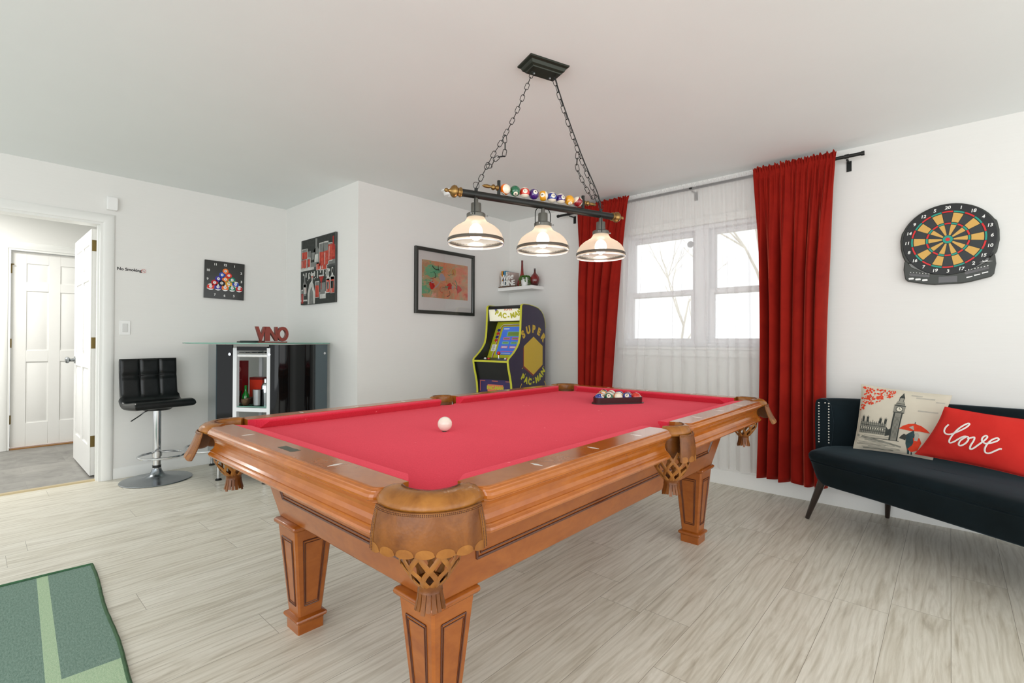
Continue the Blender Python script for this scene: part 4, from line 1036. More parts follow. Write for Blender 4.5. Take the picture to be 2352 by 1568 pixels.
for i in range(26):
    x, y = rr.uniform(-aw * .72, aw * .62), rr.uniform(ay - ah * .75, ay + ah * .7); a = rr.uniform(0, pi); L_ = rr.uniform(.03, .10); bnd = rr.uniform(-.03, .03)
    P = [(x + cos(a) * L_ * (t_ - .5) - sin(a) * bnd * sin(pi * t_), y + sin(a) * L_ * (t_ - .5) + cos(a) * bnd * sin(pi * t_)) for t_ in [k / 6 for k in range(7)]]
    P = [(min(aw - .01, max(-aw + .01, px)), min(ay + ah - .01, max(ay - ah + .01, py))) for px, py in P]
    m.tube([MF @ Vector((px, py, .0112)) for px, py in P], rr.choice([.002, .003, .0045]), 6, flat=.2, upv=(1, 0, 0), mi=rr.choice([0, 0, 0, 1, 1, 2, 3, 4]))
for k in range(5):
    x, y = (-.17, -.04, .05, .10, .17)[k], (-.06, .03, -.05, .09, -.07)[k]; q = [(x + rr.uniform(.02, .045) * cos(2 * pi * i / 9), y + rr.uniform(.02, .05) * sin(2 * pi * i / 9) + ay) for i in range(9)]
    m.prism(q, .0108, .0112, MF, (1, 3, 1, 4, 1)[k])
m.build('brush_strokes', ams, art, recalc=True)
t = NT('picture_glass'); tp = t.n('ShaderNodeBsdfTransparent'); gl = t.n('ShaderNodeBsdfGlossy'); gl.inputs['Roughness'].default_value = .01; fr = t.n('ShaderNodeFresnel'); fr.inputs[0].default_value = 1.35; mx = t.n('ShaderNodeMixShader')
t.l(fr.outputs[0], mx.inputs[0]); t.l(tp.outputs[0], mx.inputs[1]); t.l(gl.outputs[0], mx.inputs[2]); t.l(mx.outputs[0], t.out.inputs[0]); M_pglass = t.m
m = MB(); m.prism([(-fw_ + .02, -fh + .02), (fw_ - .02, -fh + .02), (fw_ - .02, fh - .02), (-fw_ + .02, fh - .02)], .018, .020, MF); m.build('glazing', M_pglass, fp)

# ================================================================ CORNER SHELF AND WHAT STANDS ON IT
SZ = 1.675
m = MB(); m.box(-.235, .24, -.096, .094, -.035, 0); o = m.build('floating_shelf', M_white, bevel=.0015); o.location = (-3.366, 3.871, SZ); tag(o, 'white floating shelf in the corner above the arcade machine', 'shelf')
bx = -3.588
for col, wd, hh, dd, lab in (((222, 150, 40), .020, .185, .13, 'orange paperback at the left end of the books on the corner shelf'), ((70, 44, 92), .012, .178, .13, 'thin purple book second from the left on the corner shelf'), ((64, 140, 176), .030, .182, .14, 'blue book standing third from left on the corner shelf'),
                         ((214, 208, 196), .030, .172, .14, 'cream book standing second from right among the shelf books'), ((196, 176, 168), .034, .166, .14, 'pale pink book at the right end of the shelf books')):
    bk = thing('book', lab, 'book', (bx + wd / 2, 3.885, SZ), group='books on the corner shelf')
    m = MB(); w2 = wd / 2
    m.box(-w2, -w2 + .0015, -dd / 2, dd / 2, 0, hh); m.box(w2 - .0015, w2, -dd / 2, dd / 2, 0, hh); m.box(-w2, w2, -dd / 2, -dd / 2 + .0015, 0, hh); m.build('cover', mat('book_cover', col, .5, var=.15), bk)
    m = MB(); m.box(-w2 + .0016, w2 - .0016, -dd / 2 + .0016, dd / 2 - .003, .003, hh - .003); m.build('pages', mat('book_pages', (236, 228, 210), .8), bk)
    bx += wd + .0012
# wine and dine sign
wd_ = thing('word_sign', 'white cut-out lettering Wine & Dine on dark wooden base, corner shelf', 'sign', (-3.478, 3.798, SZ))
m = MB(); m.box(-.118, .118, -.016, .016, 0, .014); m.build('base', wood('sign_base', (60, 42, 28), (84, 60, 40), (104, 78, 52), axis=(1, 12, 12)), wd_, bevel=.001)
MT = frame((0, 0, 0), (1, 0, 0), (0, 0, 1))
m = MB(); m.text('Wine', .085, MT @ Matrix.Translation((-.020, .108, 0)) @ Matrix.Rotation(radians(4), 4, 'Z'), ext=.003, bold=.0012, shear=.3)
m.text('&DINE', .078, MT @ Matrix.Translation((0, .044, 0)), ext=.003, bold=.0014, spacing=.86); m.build('lettering', M_whitetxt, wd_)
def lath(name, prof, mt, loc, lab, cat, n=40, solid=None):
    m = MB(); m.lathe(prof, n, cap=False); o = m.build(name, mt, ang=60); o.location = loc
    if lab: tag(o, lab, cat)
    return o
def grad_mat(name, z0, z1, c0, c1, c2, rough=.12):
    t = NT(name); sx = t.n('ShaderNodeSeparateXYZ'); t.l(t.coord(), sx.inputs[0]); mp = t.n('ShaderNodeMapRange'); mp.inputs[1].default_value = z0; mp.inputs[2].default_value = z1; t.l(sx.outputs[2], mp.inputs[0])
    t.l(t.ramp(mp.outputs[0], [(.0, lin(c0)), (.5, lin(c1)), (1, lin(c2))]), t.b.inputs['Base Color']); t.b.inputs['Roughness'].default_value = rough; t.b.inputs['Coat Weight'].default_value = .6; return t.m
lath('vase', [(.0005, 0), (.040, 0), (.050, .012), (.054, .035), (.046, .070), (.030, .105), (.017, .145), (.012, .20), (.0105, .25), (.011, .283), (.009, .283), (.009, .25), (.0005, .2)], grad_mat('tall_vase_glaze', 0, .28, (120, 16, 16), (132, 24, 20), (92, 14, 16)), (-3.352, 3.885, SZ), 'tall slender red bottle vase behind the plant on the corner shelf', 'vase')
lath('vase', [(.0005, 0), (.024, 0), (.034, .012), (.046, .040), (.050, .066), (.046, .092), (.032, .115), (.017, .130), (.0105, .145), (.0095, .178), (.0105, .183), (.008, .183), (.008, .15), (.0005, .12)], grad_mat('round_vase_glaze', 0, .18, (40, 10, 12), (124, 18, 18), (40, 34, 32)), (-3.180, 3.885, SZ), 'round dark red glazed vase with narrow neck at the right end of shelf', 'vase')
pp = thing('potted_plant', 'small white pot with trailing green plant on the corner shelf', 'plant', (-3.262, 3.825, SZ))
m = MB(); m.lathe([(.0005, 0), (.026, 0), (.033, .006), (.038, .04), (.042, .088), (.040, .090), (.038, .086), (.034, .04), (.0005, .03)], 36, cap=False); m.build('pot', M_white, pp, ang=50)
m = MB(); m.lathe([(.0005, .078), (.038, .078)], 24, cap=False); m.build('soil', mat('soil', (50, 38, 28), .9), pp)
rr = random.Random(4); m = MB(); ml = MB()
for k in range(17):
    a = 2 * pi * k / 17 + rr.uniform(-.15, .15); out = rr.uniform(.046, .060); drop = rr.uniform(.02, .10) if abs(sin(a)) < .75 or sin(a) > 0 else rr.uniform(.005, .03)
    path = smooth_path([(.015 * cos(a), .015 * sin(a), .08), (.035 * cos(a), .035 * sin(a), .104), (out * cos(a), out * sin(a), .085), (out * 1.05 * cos(a), out * 1.05 * sin(a), max(.006, .085 - drop))], 5)
    m.tube(path, .001, 5)
    for i, p in enumerate(path[2:]):
        for _ in range(3):
            c = p + Vector((rr.uniform(-.006, .006), rr.uniform(-.006, .006), rr.uniform(-.004, .006))); ml.sphere(c, rr.uniform(.0035, .0055), 6, 4, sc=(1, 1, .6))
m.build('stem', mat('stem_green', (70, 96, 40), .6), pp); ml.build('foliage', mat('leaf_green', (84, 132, 48), .5, var=.45, vs=60), pp)

# ================================================================ ARCADE MACHINE
ar = thing('arcade_machine', 'purple and black arcade machine with yellow trim in the corner behind the table', 'arcade machine', (-2.955, 3.43, 0), radians(6))
prof = [(0, 0), (.401, 0)][::-1]
side = [(-.150, 0), (.401, 0), (.401, 1.24), (.397, 1.285), (.385, 1.33), (.362, 1.372), (.325, 1.405), (.27, 1.432), (.19, 1.447), (.10, 1.456), (.02, 1.456), (.004, 1.450), (-.006, 1.436), (-.010, 1.38), (-.014, 1.30), (-.018, 1.22), (-.026, 1.15), (-.045, 1.09), (-.080, 1.045), (-.130, 1.0), (-.180, .965), (-.208, .945), (-.213, .925), (-.200, .86), (-.178, .79), (-.160, .72), (-.152, .65)]
M_purp = mat('cabinet_purple', (58, 44, 96), .4, var=.08); M_side = mat('cabinet_slate', (62, 56, 78), .4, var=.08); M_yel = mat('trim_yellow', (206, 206, 60), .4); M_ink = mat('cabinet_black', (30, 32, 30), .35, var=.1)
def yz(M0, x): return frame((x, 0, 0), (0, 1, 0), (0, 0, 1))
for x0, nm in ((-.018, 'side_panel'), (-.420, 'side_panel')):
    m = MB(); m.prism(side, 0, .018, frame((x0, 0, 0), (0, 1, 0), (0, 0, 1))); m.build(nm, M_side if x0 > -.1 else M_ink, ar, recalc=True)
    m = MB(); rings = []
    E = side[2:] + [(-.150, 0)]
    for i, (y, z) in enumerate(E):
        a_ = Vector(E[max(0, i - 1)]); b_ = Vector(E[min(len(E) - 1, i + 1)]); d = (b_ - a_).normalized(); nrm = Vector((d.y, -d.x)) * -1
        if nrm.dot(Vector((y - .15, z - 1.0))) < 0: nrm = -nrm
        rings.append([(x0 - .0012, y - nrm.x * .001, z - nrm.y * .001), (x0 + .0192, y - nrm.x * .001, z - nrm.y * .001), (x0 + .0192, y + nrm.x * .0035, z + nrm.y * .0035), (x0 - .0012, y + nrm.x * .0035, z + nrm.y * .0035)])
    m.loft(rings); m.build('edge_trim', M_yel, ar, recalc=True)
xl, xr = -.402, -.018
# side art
MA = frame((.0, 0, 0), (0, 1, 0), (0, 0, 1)); M_art = mat('art_yellow', (208, 176, 62), .45); M_lime = mat('art_lime', (198, 196, 50), .45); M_rust = mat('art_rust', (140, 64, 52), .5)
def arc_text(m, txt, size, cy, cz, rad, a_mid, step, M, up_=True, mi=0, bold=.001, ext=.0004):
    n = len(txt)
    for i, ch_ in enumerate(txt):
        a = a_mid + (-(i - (n - 1) / 2) * step if up_ else (i - (n - 1) / 2) * step)
        T = M @ Matrix.Translation((cy + rad * cos(a), cz + rad * sin(a), .0006)) @ Matrix.Rotation(a - pi / 2 if up_ else a + pi / 2, 4, 'Z')
        m.text(ch_, size, T, ext=ext, mi=mi, bold=bold)
m = MB(); arc_text(m, 'SUPER', .095, .175, .97, .255, radians(86), radians(21), MA, bold=.006); arc_text(m, 'PAC-MAN', .078, .165, .985, .262, radians(-84), radians(14.2), MA, False, mi=1, bold=.005); m.build('side_lettering', [M_art, M_lime], ar)
hexa = [(.19 + .188 * cos(radians(60 * k + 30)), .972 + .182 * sin(radians(60 * k + 30))) for k in range(6)]
m = MB(); m.prism([(y - .010, z - .014) for y, z in hexa], 0, .0004, MA, 1); m.prism(hexa, 0, .0008, MA, 0); 
for k in range(7): 
    a = radians(-150 + 20 * k); m.prism([(.19 + r_ * cos(a) + w_ * sin(a), .965 + r_ * sin(a) - w_ * cos(a)) for r_, w_ in ((.205, -.003), (.222, -.003), (.222, .003), (.205, .003))], 0, .0006, MA, 0)
for k in range(5):
    a = radians(-128 + 19 * k); m.prism([(.19 + r_ * cos(a) + w_ * sin(a), .965 + r_ * sin(a) - w_ * cos(a)) for r_, w_ in ((.315, -.004), (.39, -.004), (.39, .004), (.315, .004))], 0, .0006, MA, 0)
m.build('side_artwork', [M_art, M_rust], ar, recalc=True)
# marquee
m = MB(); m.loft([[(xl, .020, 1.306), (xr, .020, 1.306), (xr, .004, 1.440), (xl, .004, 1.440)], [(xl, .10, 1.306), (xr, .10, 1.306), (xr, .10, 1.440), (xl, .10, 1.440)]]); m.build('marquee', mat('marquee_panel', (232, 230, 208), .35, emit=(236, 232, 206), es=.25), ar, recalc=True)
tn_ = Vector((0, -.016, .134)).normalized()
MM = frame((-.190, .012, 1.373), (1, 0, 0), tn_)
m = MB(); m.text('SUPER', .030, MM @ Matrix.Translation((.02, .040, .001)), ext=.0004, mi=1, bold=.001, spacing=1.2); arc_text(m, 'PAC-MAN', .066, .02, .275, .30, radians(-90), radians(9.2), MM, False, mi=0, bold=.0035)
for x_, c_ in ((-.125, 2), (.150, 0)):
    m.prism([(x_ + (.022 if i % 2 == 0 else .010) * cos(2 * pi * i / 10 + pi / 2), .040 + (.022 if i % 2 == 0 else .010) * sin(2 * pi * i / 10 + pi / 2)) for i in range(10)], .0004, .001, MM, c_)
m.build('marquee_lettering', [M_lime, mat('art_orange', (226, 112, 70), .5), mat('art_blue', (120, 110, 190), .5)], ar)
m = MB(); m.box(xl, xr, .10, .385, 1.36, 1.38); m.box(xl, xr, .36, .385, .05, 1.36); m.build('back_panel', M_ink, ar)
# top lid following the curve
m = MB(); m.loft([[(xl, y, z - .006), (xr, y, z - .006), (xr, y, z - .02), (xl, y, z - .02)] for y, z in side[2:13]]); m.build('top_panel', M_ink, ar, recalc=True)
# bezel and screen
b0, b1 = Vector((0, -.020, .945)), Vector((0, .150, 1.300)); bd = (b1 - b0).normalized(); L_ = (b1 - b0).length
MB_ = frame((-.21, b0.y, b0.z), (1, 0, 0), bd)
M_bez = mat('bezel_lime', (186, 190, 40), .4); M_scr = mat('screen_blue', (70, 110, 205), .2, emit=(76, 120, 214), es=.2)
m = MB(); m.prism([(-.192, 0), (.192, 0), (.192, L_), (-.192, L_)], -.01, 0, MB_); m.build('bezel', M_bez, ar)
m = MB(); m.prism([(-.098, .040), (.192, .040), (.192, L_ - .055), (-.098, L_ - .055)], 0, .002, MB_); scr = m.build('screen', M_scr, ar)
m = MB()
for o_, c_ in ((0, 0), (.0055, 1), (.011, 2)):
    P = [(-.135 + o_, -.0), (-.135 + o_, L_ - .065), (-.112 + o_, L_ - .030 - o_), (.19, L_ - .028 - o_)]
    m.tube([MB_ @ Vector((x, y, .001)) for x, y in P], .0020, 6, flat=.4, upv=MB_.to_3x3() @ Vector((0, 0, 1)), mi=c_)
m.prism([(-.172, .075), (-.118, .075), (-.118, .145), (-.172, .145)], 0, .0025, MB_, 0)
for k in range(6): m.prism([(-.160, .084 + k * .010), (-.130 - .004 * (k % 3), .084 + k * .010), (-.130 - .004 * (k % 3), .087 + k * .010), (-.160, .087 + k * .010)], .0025, .003, MB_, 3)
for k, c_ in enumerate((2, 1, 2, 1)): m.prism([(-.145 + (.016 + .004 * (i % 2)) * cos(2 * pi * i / 9), .19 + k * .037 + (.014 + .004 * (i % 2)) * sin(2 * pi * i / 9)) for i in range(9)], 0, .0032, MB_, c_)
m.build('bezel_artwork', [M_whitetxt, mat('art_navy', (44, 44, 130), .5), mat('art_crimson', (200, 50, 60), .5), M_num], ar, recalc=True)
m = MB()
def srect(x0, y0, x1, y1, c_, h_=.0025): m.prism([(x0, y0), (x1, y0), (x1, y1), (x0, y1)], h_, h_ + .0004, MB_, c_)
srect(-.085, L_ - .085, -.02, L_ - .073, 0); srect(-.03, .232, .12, .285, 1); srect(-.02, .238, .11, .279, 2, .003)
for r_ in range(3):
    for c in range(2): srect(-.06 + c * .10, .105 + r_ * .045, .02 + c * .10, .132 + r_ * .045, (3, 1, 3)[r_]); srect(-.05 + c * .10, .113 + r_ * .045, .01 + c * .10, .124 + r_ * .045, (0, 2, 2)[r_], .003)
srect(-.05, .070, .10, .078, 3); srect(-.04, .052, .07, .057, 0)
m.build('screen_icons', [mat('icon_white', (225, 230, 240), .4), mat('icon_teal', (120, 190, 170), .4), mat('icon_olive', (120, 150, 70), .4), mat('icon_pink', (206, 110, 160), .4)], scr)
# control deck
m = MB(); m.loft([[(xl, y, z) for y, z in ((-.012, .952), (-.205, .932), (-.213, .918), (-.012, .90))], [(xr, y, z) for y, z in ((-.012, .952), (-.205, .932), (-.213, .918), (-.012, .90))]]); m.build('control_deck', M_ink, ar, recalc=True)
m = MB(); m.loft([[(xl, y, z) for y, z in ((-.203, .9335), (-.2095, .933), (-.216, .917), (-.2085, .916))], [(xr, y, z) for y, z in ((-.203, .9335), (-.2095, .933), (-.216, .917), (-.2085, .916))]]); m.build('deck_trim', M_yel, ar, recalc=True)
M_redp = mat('button_red', (214, 44, 34), .25, coat=.5)
m = MB(); m.cyl((-.205, -.09, .94), (-.205, -.09, .985), .004, n=10); m.lathe([(.018, 0), (.016, .003), (.006, .006)], 20, (-.205, -.09, .944)); js = m.build('joystick', M_chrome, ar)
m = MB(); m.sphere((-.205, -.09, .997), .0175, 20, 12); m.build('ball_top', M_redp, js)
for x_, y_, mm in ((-.36, -.10, M_white), (-.31, -.11, M_redp), (-.12, -.10, M_white), (-.095, -.10, M_redp), (-.06, -.10, M_white)):
    m = MB(); z_ = .952 + (y_ + .012) * (.02 / .193); m.lathe([(.013, 0), (.0135, .005), (.010, .006), (.009, .012), (.0005, .0125)], 20, (x_, y_, z_ - .001), cap=False); m.build('button', mm, ar)
m = MB(); m.loft([[(xl, -.195, .916), (xr, -.195, .916), (xr, -.175, .916), (xl, -.175, .916)], [(xl, -.148, .752), (xr, -.148, .752), (xr, -.128, .752), (xl, -.128, .752)]]); m.build('lower_front', M_ink, ar, recalc=True)
m = MB(); m.box(xl, xr, -.135, -.118, .02, .76); kick = m.build('kick_panel', M_purp, ar)
MK = frame((-.21, -.135, 0), (1, 0, 0), (0, 0, 1)); M_or = mat('art_orange_line', (222, 116, 84), .5)
m = MB()
for q in ([(-.175, .735), (-.120, .735), (-.120, .741), (-.175, .741)], [(-.181, .64), (-.175, .64), (-.175, .741), (-.181, .741)], [(-.04, .735), (.03, .735), (.03, .741), (-.04, .741)], [(.12, .735), (.175, .735), (.175, .741), (.12, .741)]): m.prism(q, 0, .0008, MK, 0)
m.prism([(-.090, .640), (.092, .640), (.092, .705), (-.090, .705)], 0, .0008, MK, 0); m.text('PAC-MAN', .046, MK @ Matrix.Translation((0, .673, .001)), ext=.0004, mi=1, bold=.0025, spacing=.95)
for k in range(7): m.prism([(-.12 + k * .02, .575), (-.108 + k * .02, .575), (-.112 + k * .02, .612), (-.12 + k * .02, .612)], 0, .0008, MK, 0)
m.build('kick_artwork', [M_or, M_lime], kick)

# ================================================================ BAR CABINET
A, B, C_, D_, E_ = Vector((-4.30, 1.30)), Vector((-3.92, 1.54)), Vector((-3.985, 1.955)), Vector((-4.02, 2.078)), Vector((-4.62, 1.36))
bar = thing('bar_cabinet', 'glossy black curved home bar with glass top and open shelf unit', 'bar cabinet', (-4.25, 1.65, 0))
OB = Vector((-4.25, 1.65, 0))
def lb_(p, z): return Vector((p[0] - OB.x, p[1] - OB.y, z))
M_gloss = mat('gloss_black_acrylic', (8, 10, 11), .05, spec=.3); M_sg = mat('smoked_glass', (74, 88, 94), .08, coat=.6); M_wfr = mat('white_frame', (226, 228, 230), .35)
t = NT('clear_shelf_glass'); tp = t.n('ShaderNodeBsdfTransparent'); tp.inputs[0].default_value = (.86, .94, .92, 1); gl = t.n('ShaderNodeBsdfGlossy'); gl.inputs['Roughness'].default_value = .02; gl.inputs[0].default_value = (.8, .95, .9, 1); fr = t.n('ShaderNodeFresnel'); fr.inputs[0].default_value = 1.5; mx = t.n('ShaderNodeMixShader')
t.l(fr.outputs[0], mx.inputs[0]); t.l(tp.outputs[0], mx.inputs[1]); t.l(gl.outputs[0], mx.inputs[2]); t.l(mx.outputs[0], t.out.inputs[0]); M_clear = t.m
M_edge = mat('glass_edge_green', (120, 168, 152), .15)
top_out = [(-4.62, 1.16), (-4.40, 1.135), (-4.15, 1.20), (-3.96, 1.34), (-3.88, 1.52), (-3.90, 1.72), (-3.955, 1.92), (-3.995, 2.085), (-4.30, 2.095), (-4.62, 2.095), (-4.80, 1.9), (-4.86, 1.6), (-4.80, 1.32)]
tops = [v.to_2d() if hasattr(v, 'to_2d') else v for v in smooth_path([(x, y, 0) for x, y in top_out], 5, closed=True)]
m = MB(); m.prism([(p.x - OB.x, min(p.y, 2.105) - OB.y) for p in tops], 1.082, 1.090); gt = m.build('glass_top', M_clear, bar, recalc=True)
m = MB(); m.tube([(p.x - OB.x, min(p.y, 2.105) - OB.y, 1.086) for p in tops], .0042, 6, closed=True); m.build('glass_edge', M_edge, gt)
def panel(m, pts, z0, z1, th=.008):
    P = [Vector((p[0], p[1])) for p in pts]; nn = []
    for i in range(len(P)):
        d = (P[min(i + 1, len(P) - 1)] - P[max(0, i - 1)]).normalized(); nn.append(Vector((-d.y, d.x)))
    m.loft([[lb_(p, z0), lb_(p, z1), lb_(p + n_ * th, z1), lb_(p + n_ * th, z0)] for p, n_ in zip(P, nn)])
u_ = (B - A).normalized(); n_ = Vector((-u_.y, u_.x))
m = MB(); panel(m, [A + u_ * .010, A + u_ * .145], .16, 1.075, .01); m.build('front_panel', M_gloss, bar, recalc=True)
arcp = smooth_path([(*(B + u_ * .012), 0), (-3.86, 1.60, 0), (-3.852, 1.68, 0), (-3.90, 1.76, 0), (-3.925, 1.83, 0), (-3.93, 1.90, 0), (*C_, 0)], 8)
m = MB(); panel(m, [(p.x, p.y) for p in arcp], .16, 1.075, .01); m.build('curved_panel', M_gloss, bar, ang=60, recalc=True)
m = MB(); panel(m, [C_, D_], .16, 1.075, .01); m.build('side_panel', M_sg, bar, recalc=True)
m = MB(); panel(m, [(-4.62, 1.34), A + Vector((-.01, .004))], .16, 1.075, .01); m.build('rear_panel', M_sg, bar, recalc=True)
m = MB(); q = [A + u_ * .15, A + u_ * .187]; 
def post(m, s0, s1, z0, z1, d=.03): 
    p0, p1 = A + u_ * s0, A + u_ * s1
    m.loft([[lb_(p, z) for p in (p0, p1, p1 + n_ * d, p0 + n_ * d)] for z in (z0, z1)])
for s0, s1, z0, z1 in ((.150, .183, .14, 1.05), (.444, .472, .14, 1.05)):
    m = MB(); post(m, s0, s1, z0, z1); m.build('frame_post', M_wfr, bar, recalc=True)
for s0 in (.150, .444):
    m = MB(); p0 = A + u_ * s0 + n_ * .30; p1 = p0 + u_ * .028; m.loft([[lb_(p, z) for p in (p0, p1, p1 + n_ * .02, p0 + n_ * .02)] for z in (.14, 1.05)]); m.build('frame_post', M_wfr, bar, recalc=True)
m = MB(); post(m, .183, .444, 1.03, 1.06, .03); m.build('top_rail', M_gloss, bar, recalc=True)
m = MB(); m.cyl(lb_(A + u_ * .185 + n_ * .015, .990), lb_(A + u_ * .443 + n_ * .015, .990), .011, n=16); m.build('tube_light', M_white, bar)
m = MB()
for k in range(5): s_ = .20 + k * .055; m.cyl(lb_(A + u_ * s_, 1.012), lb_(A + u_ * s_ + n_ * .28, 1.012), .0025, n=8)
m.cyl(lb_(A + u_ * .188, 1.010), lb_(A + u_ * .442, 1.010), .0025, n=8); m.cyl(lb_(A + u_ * .188 + n_ * .28, 1.010), lb_(A + u_ * .442 + n_ * .28, 1.010), .0025, n=8); m.build('glass_rack', M_chrome, bar)
for z_, mt_ in ((.588, M_clear), (.24, M_clear)):
    m = MB(); p = [A + u_ * .165 + n_ * .012, A + u_ * .46 + n_ * .012, A + u_ * .46 + n_ * .31, A + u_ * .0 + n_ * .31]; m.prism([(v.x - OB.x, v.y - OB.y) for v in p], z_, z_ + .008); sh_ = m.build('glass_shelf', mt_, bar, recalc=True)
    m = MB(); m.cyl(lb_(p[0], z_ + .004), lb_(p[1], z_ + .004), .0045, n=6); m.build('glass_edge', M_edge, sh_)
m = MB(); post(m, .183, .444, .555, .585, .012); m.build('shelf_rail', M_wfr, bar, recalc=True)
for s_, z_ in ((.125, 1.0), (.492, 1.0)):
    m = MB(); c = A + u_ * s_ - n_ * .0; 
    if s_ > .4: c = Vector((arcp[1].x, arcp[1].y))
    m.cyl(lb_(c - n_ * .006, z_), lb_(c + n_ * .004, z_), .012, n=20); m.build('stand_off', M_chrome, bar)
m = MB(); c = C_ + (D_ - C_) * .75; m.cyl(lb_(c + Vector((.006, 0)), 1.0), lb_(c - Vector((.004, 0)), 1.0), .010, n=20); m.build('stand_off', M_chrome, bar)
for p in (A + Vector((-.02, .03)), B + Vector((-.03, .0)), Vector((-4.03, 2.03)), Vector((-4.88, 1.45)), Vector((-4.40, 1.98))):
    m = MB(); m.cyl(lb_(p, .016), lb_(p, .17), .012, n=16); m.build('foot_post', M_chrome, bar)
    m = MB(); m.lathe([(.0005, 0), (.022, 0), (.024, .006), (.018, .012), (.008, .018), (.0005, .019)], 20, lb_(p, 0), cap=False); m.build('foot', M_blackp, bar)
m = MB(); m.prism([(v[0] - OB.x, v[1] - OB.y) for v in ((-4.62, 1.36), (-4.31, 1.32), (-3.94, 1.55), (-3.90, 1.72), (-4.0, 1.95), (-4.05, 2.06), (-4.62, 2.06))], .150, .168); m.build('bottom_shelf', M_gloss, bar, recalc=True)
m = MB(); fr_p = smooth_path([(-4.30, 1.32, 0), (-4.36, 1.20, 0), (-4.50, 1.155, 0), (-4.66, 1.20, 0), (-4.72, 1.32, 0), (-4.62, 1.42, 0)], 6); m.tube([lb_(p, .235) for p in fr_p], .0095, 10); m.build('foot_rail', M_chrome, bar)
# things on the shelf
def sp(s, d, z=.5965): p = A + u_ * s + n_ * d; return (p.x, p.y, z)
ang = atan2(u_.y, u_.x)
wb = thing('wine_box', 'tall dark red bottle box with pale round crest on the bar shelf', 'box', sp(.067, .20), ang)
m = MB(); m.box(-.036, .036, -.036, .036, 0, .345); m.build('carton', mat('wine_red_card', (142, 18, 24), .45), wb, bevel=.001)
MX = frame((0, -.0362, 0), (1, 0, 0), (0, 0, 1)); m = MB(); m.prism(circle(.024, 28, 0, .275), 0, .0004, MX); m.prism(circle(.018, 24, 0, .275), 0, .0006, MX, 1); m.prism([(-.012, .268), (-.006, .268), (-.006, .288), (0, .276), (.006, .288), (.006, .268), (.012, .268), (.012, .292), (.004, .292), (0, .284), (-.004, .292), (-.012, .292)], 0, .0009, MX)
m.prism([(-.03, .190), (.03, .190), (.03, .192), (-.03, .192)], 0, .0004, MX); m.build('label_print', [mat('crest_pink', (206, 120, 118), .5), mat('crest_red', (150, 30, 34), .5)], wb, recalc=True)
ob = thing('gift_box', 'orange-red box behind the cocktail shaker on the bar shelf', 'box', sp(.199, .235), ang)
m = MB(); m.box(-.058, .058, -.035, .035, 0, .205); m.build('carton', mat('orange_card', (206, 52, 28), .45), ob, bevel=.001)
m = MB(); m.box(-.059, .059, -.036, .036, .190, .209); m.build('lid', mat('dark_lid', (120, 30, 24), .4), ob, bevel=.001)
o = lath('bottle', [(.0005, 0), (.026, 0), (.028, .006), (.028, .062), (.024, .080), (.013, .098), (.010, .110), (.010, .142), (.012, .146), (.012, .152), (.0005, .154)], mat('green_glass', (10, 116, 34), .12, coat=.6), sp(.182, .105), 'small green glass bottle with yellow cap on the bar shelf', 'bottle')
lath('shot_glass', [(.0005, 0), (.017, 0), (.013, .008), (.012, .03), (.019, .11), (.0175, .11), (.010, .032), (.0005, .03)], M_clear, sp(.137, .085), 'tall clear glass at the left end of the bar shelf', 'glass')
lath('bowl', [(.0005, 0), (.017, 0), (.024, .008), (.031, .028), (.033, .050), (.030, .050), (.028, .028), (.0005, .010)], mat('tarnished_copper', (112, 90, 66), .35, .6, var=.4, vs=60), sp(.222, .055), 'small tarnished metal bowl at the front of the bar shelf', 'bowl')
lath('bowl', [(.0005, 0), (.018, 0), (.026, .008), (.033, .03), (.035, .056), (.032, .056), (.030, .03), (.0005, .010)], mat('dark_wood_bowl', (58, 34, 24), .4, var=.3, vs=40), sp(.212, .12), 'dark brown bowl behind the tarnished one on the bar shelf', 'bowl')
sk = thing('cocktail_shaker', 'stainless steel cocktail shaker with capped lid on the bar shelf', 'cocktail shaker', sp(.335, .065), ang)
m = MB(); m.lathe([(.0005, 0), (.030, 0), (.036, .004), (.040, .125), (.0385, .127), (.0005, .127)], 40, (-.012, 0, 0), cap=False); m.build('tumbler', M_steel, sk)
m = MB(); m.lathe([(.0005, .10), (.033, .10), (.033, .150), (.028, .164), (.020, .172), (.015, .176), (.015, .200), (.012, .208), (.0005, .210)], 36, (.022, .045, 0), cap=False); m.build('lid', M_chrome, sk)
m = MB(); m.lathe([(.0005, 0), (.028, 0), (.033, .10), (.0005, .10)], 36, (.022, .045, 0), cap=False); m.build('can', M_steel, sk)
# on the glass top
vs_ = thing('word_sign', 'rust red metal letters spelling VINO standing on the bar top', 'sign', (-4.02, 1.615, 1.0905), radians(84))
m = MB(); m.text('VINO', .150, frame((0, 0, .064), (1, 0, 0), (0, 0, 1)) @ Matrix.Diagonal((.70, 1, 1, 1)), ext=.021, bold=.006, spacing=.86); m.build('lettering', mat('rust_red_metal', (128, 48, 34), .4, .2, var=.15), vs_)
m = MB(); m.box(-.100, .108, -.022, .022, 0, .010); m.build('base', mat('rust_red_base', (116, 42, 30), .4, .2), vs_, bevel=.001)
m = MB(); m.box(-.09, .09, -.05, .05, 0, .012); m.box(-.09, .09, -.05, -.045, .012, .016); o = m.build('tray', mat('tray_dark', (34, 52, 46), .4), bevel=.001); o.location = (-4.14, 1.50, 1.0905); o.rotation_euler = (0, 0, radians(84)); tag(o, 'flat dark green tray lying left of the red letters on bar top', 'tray')

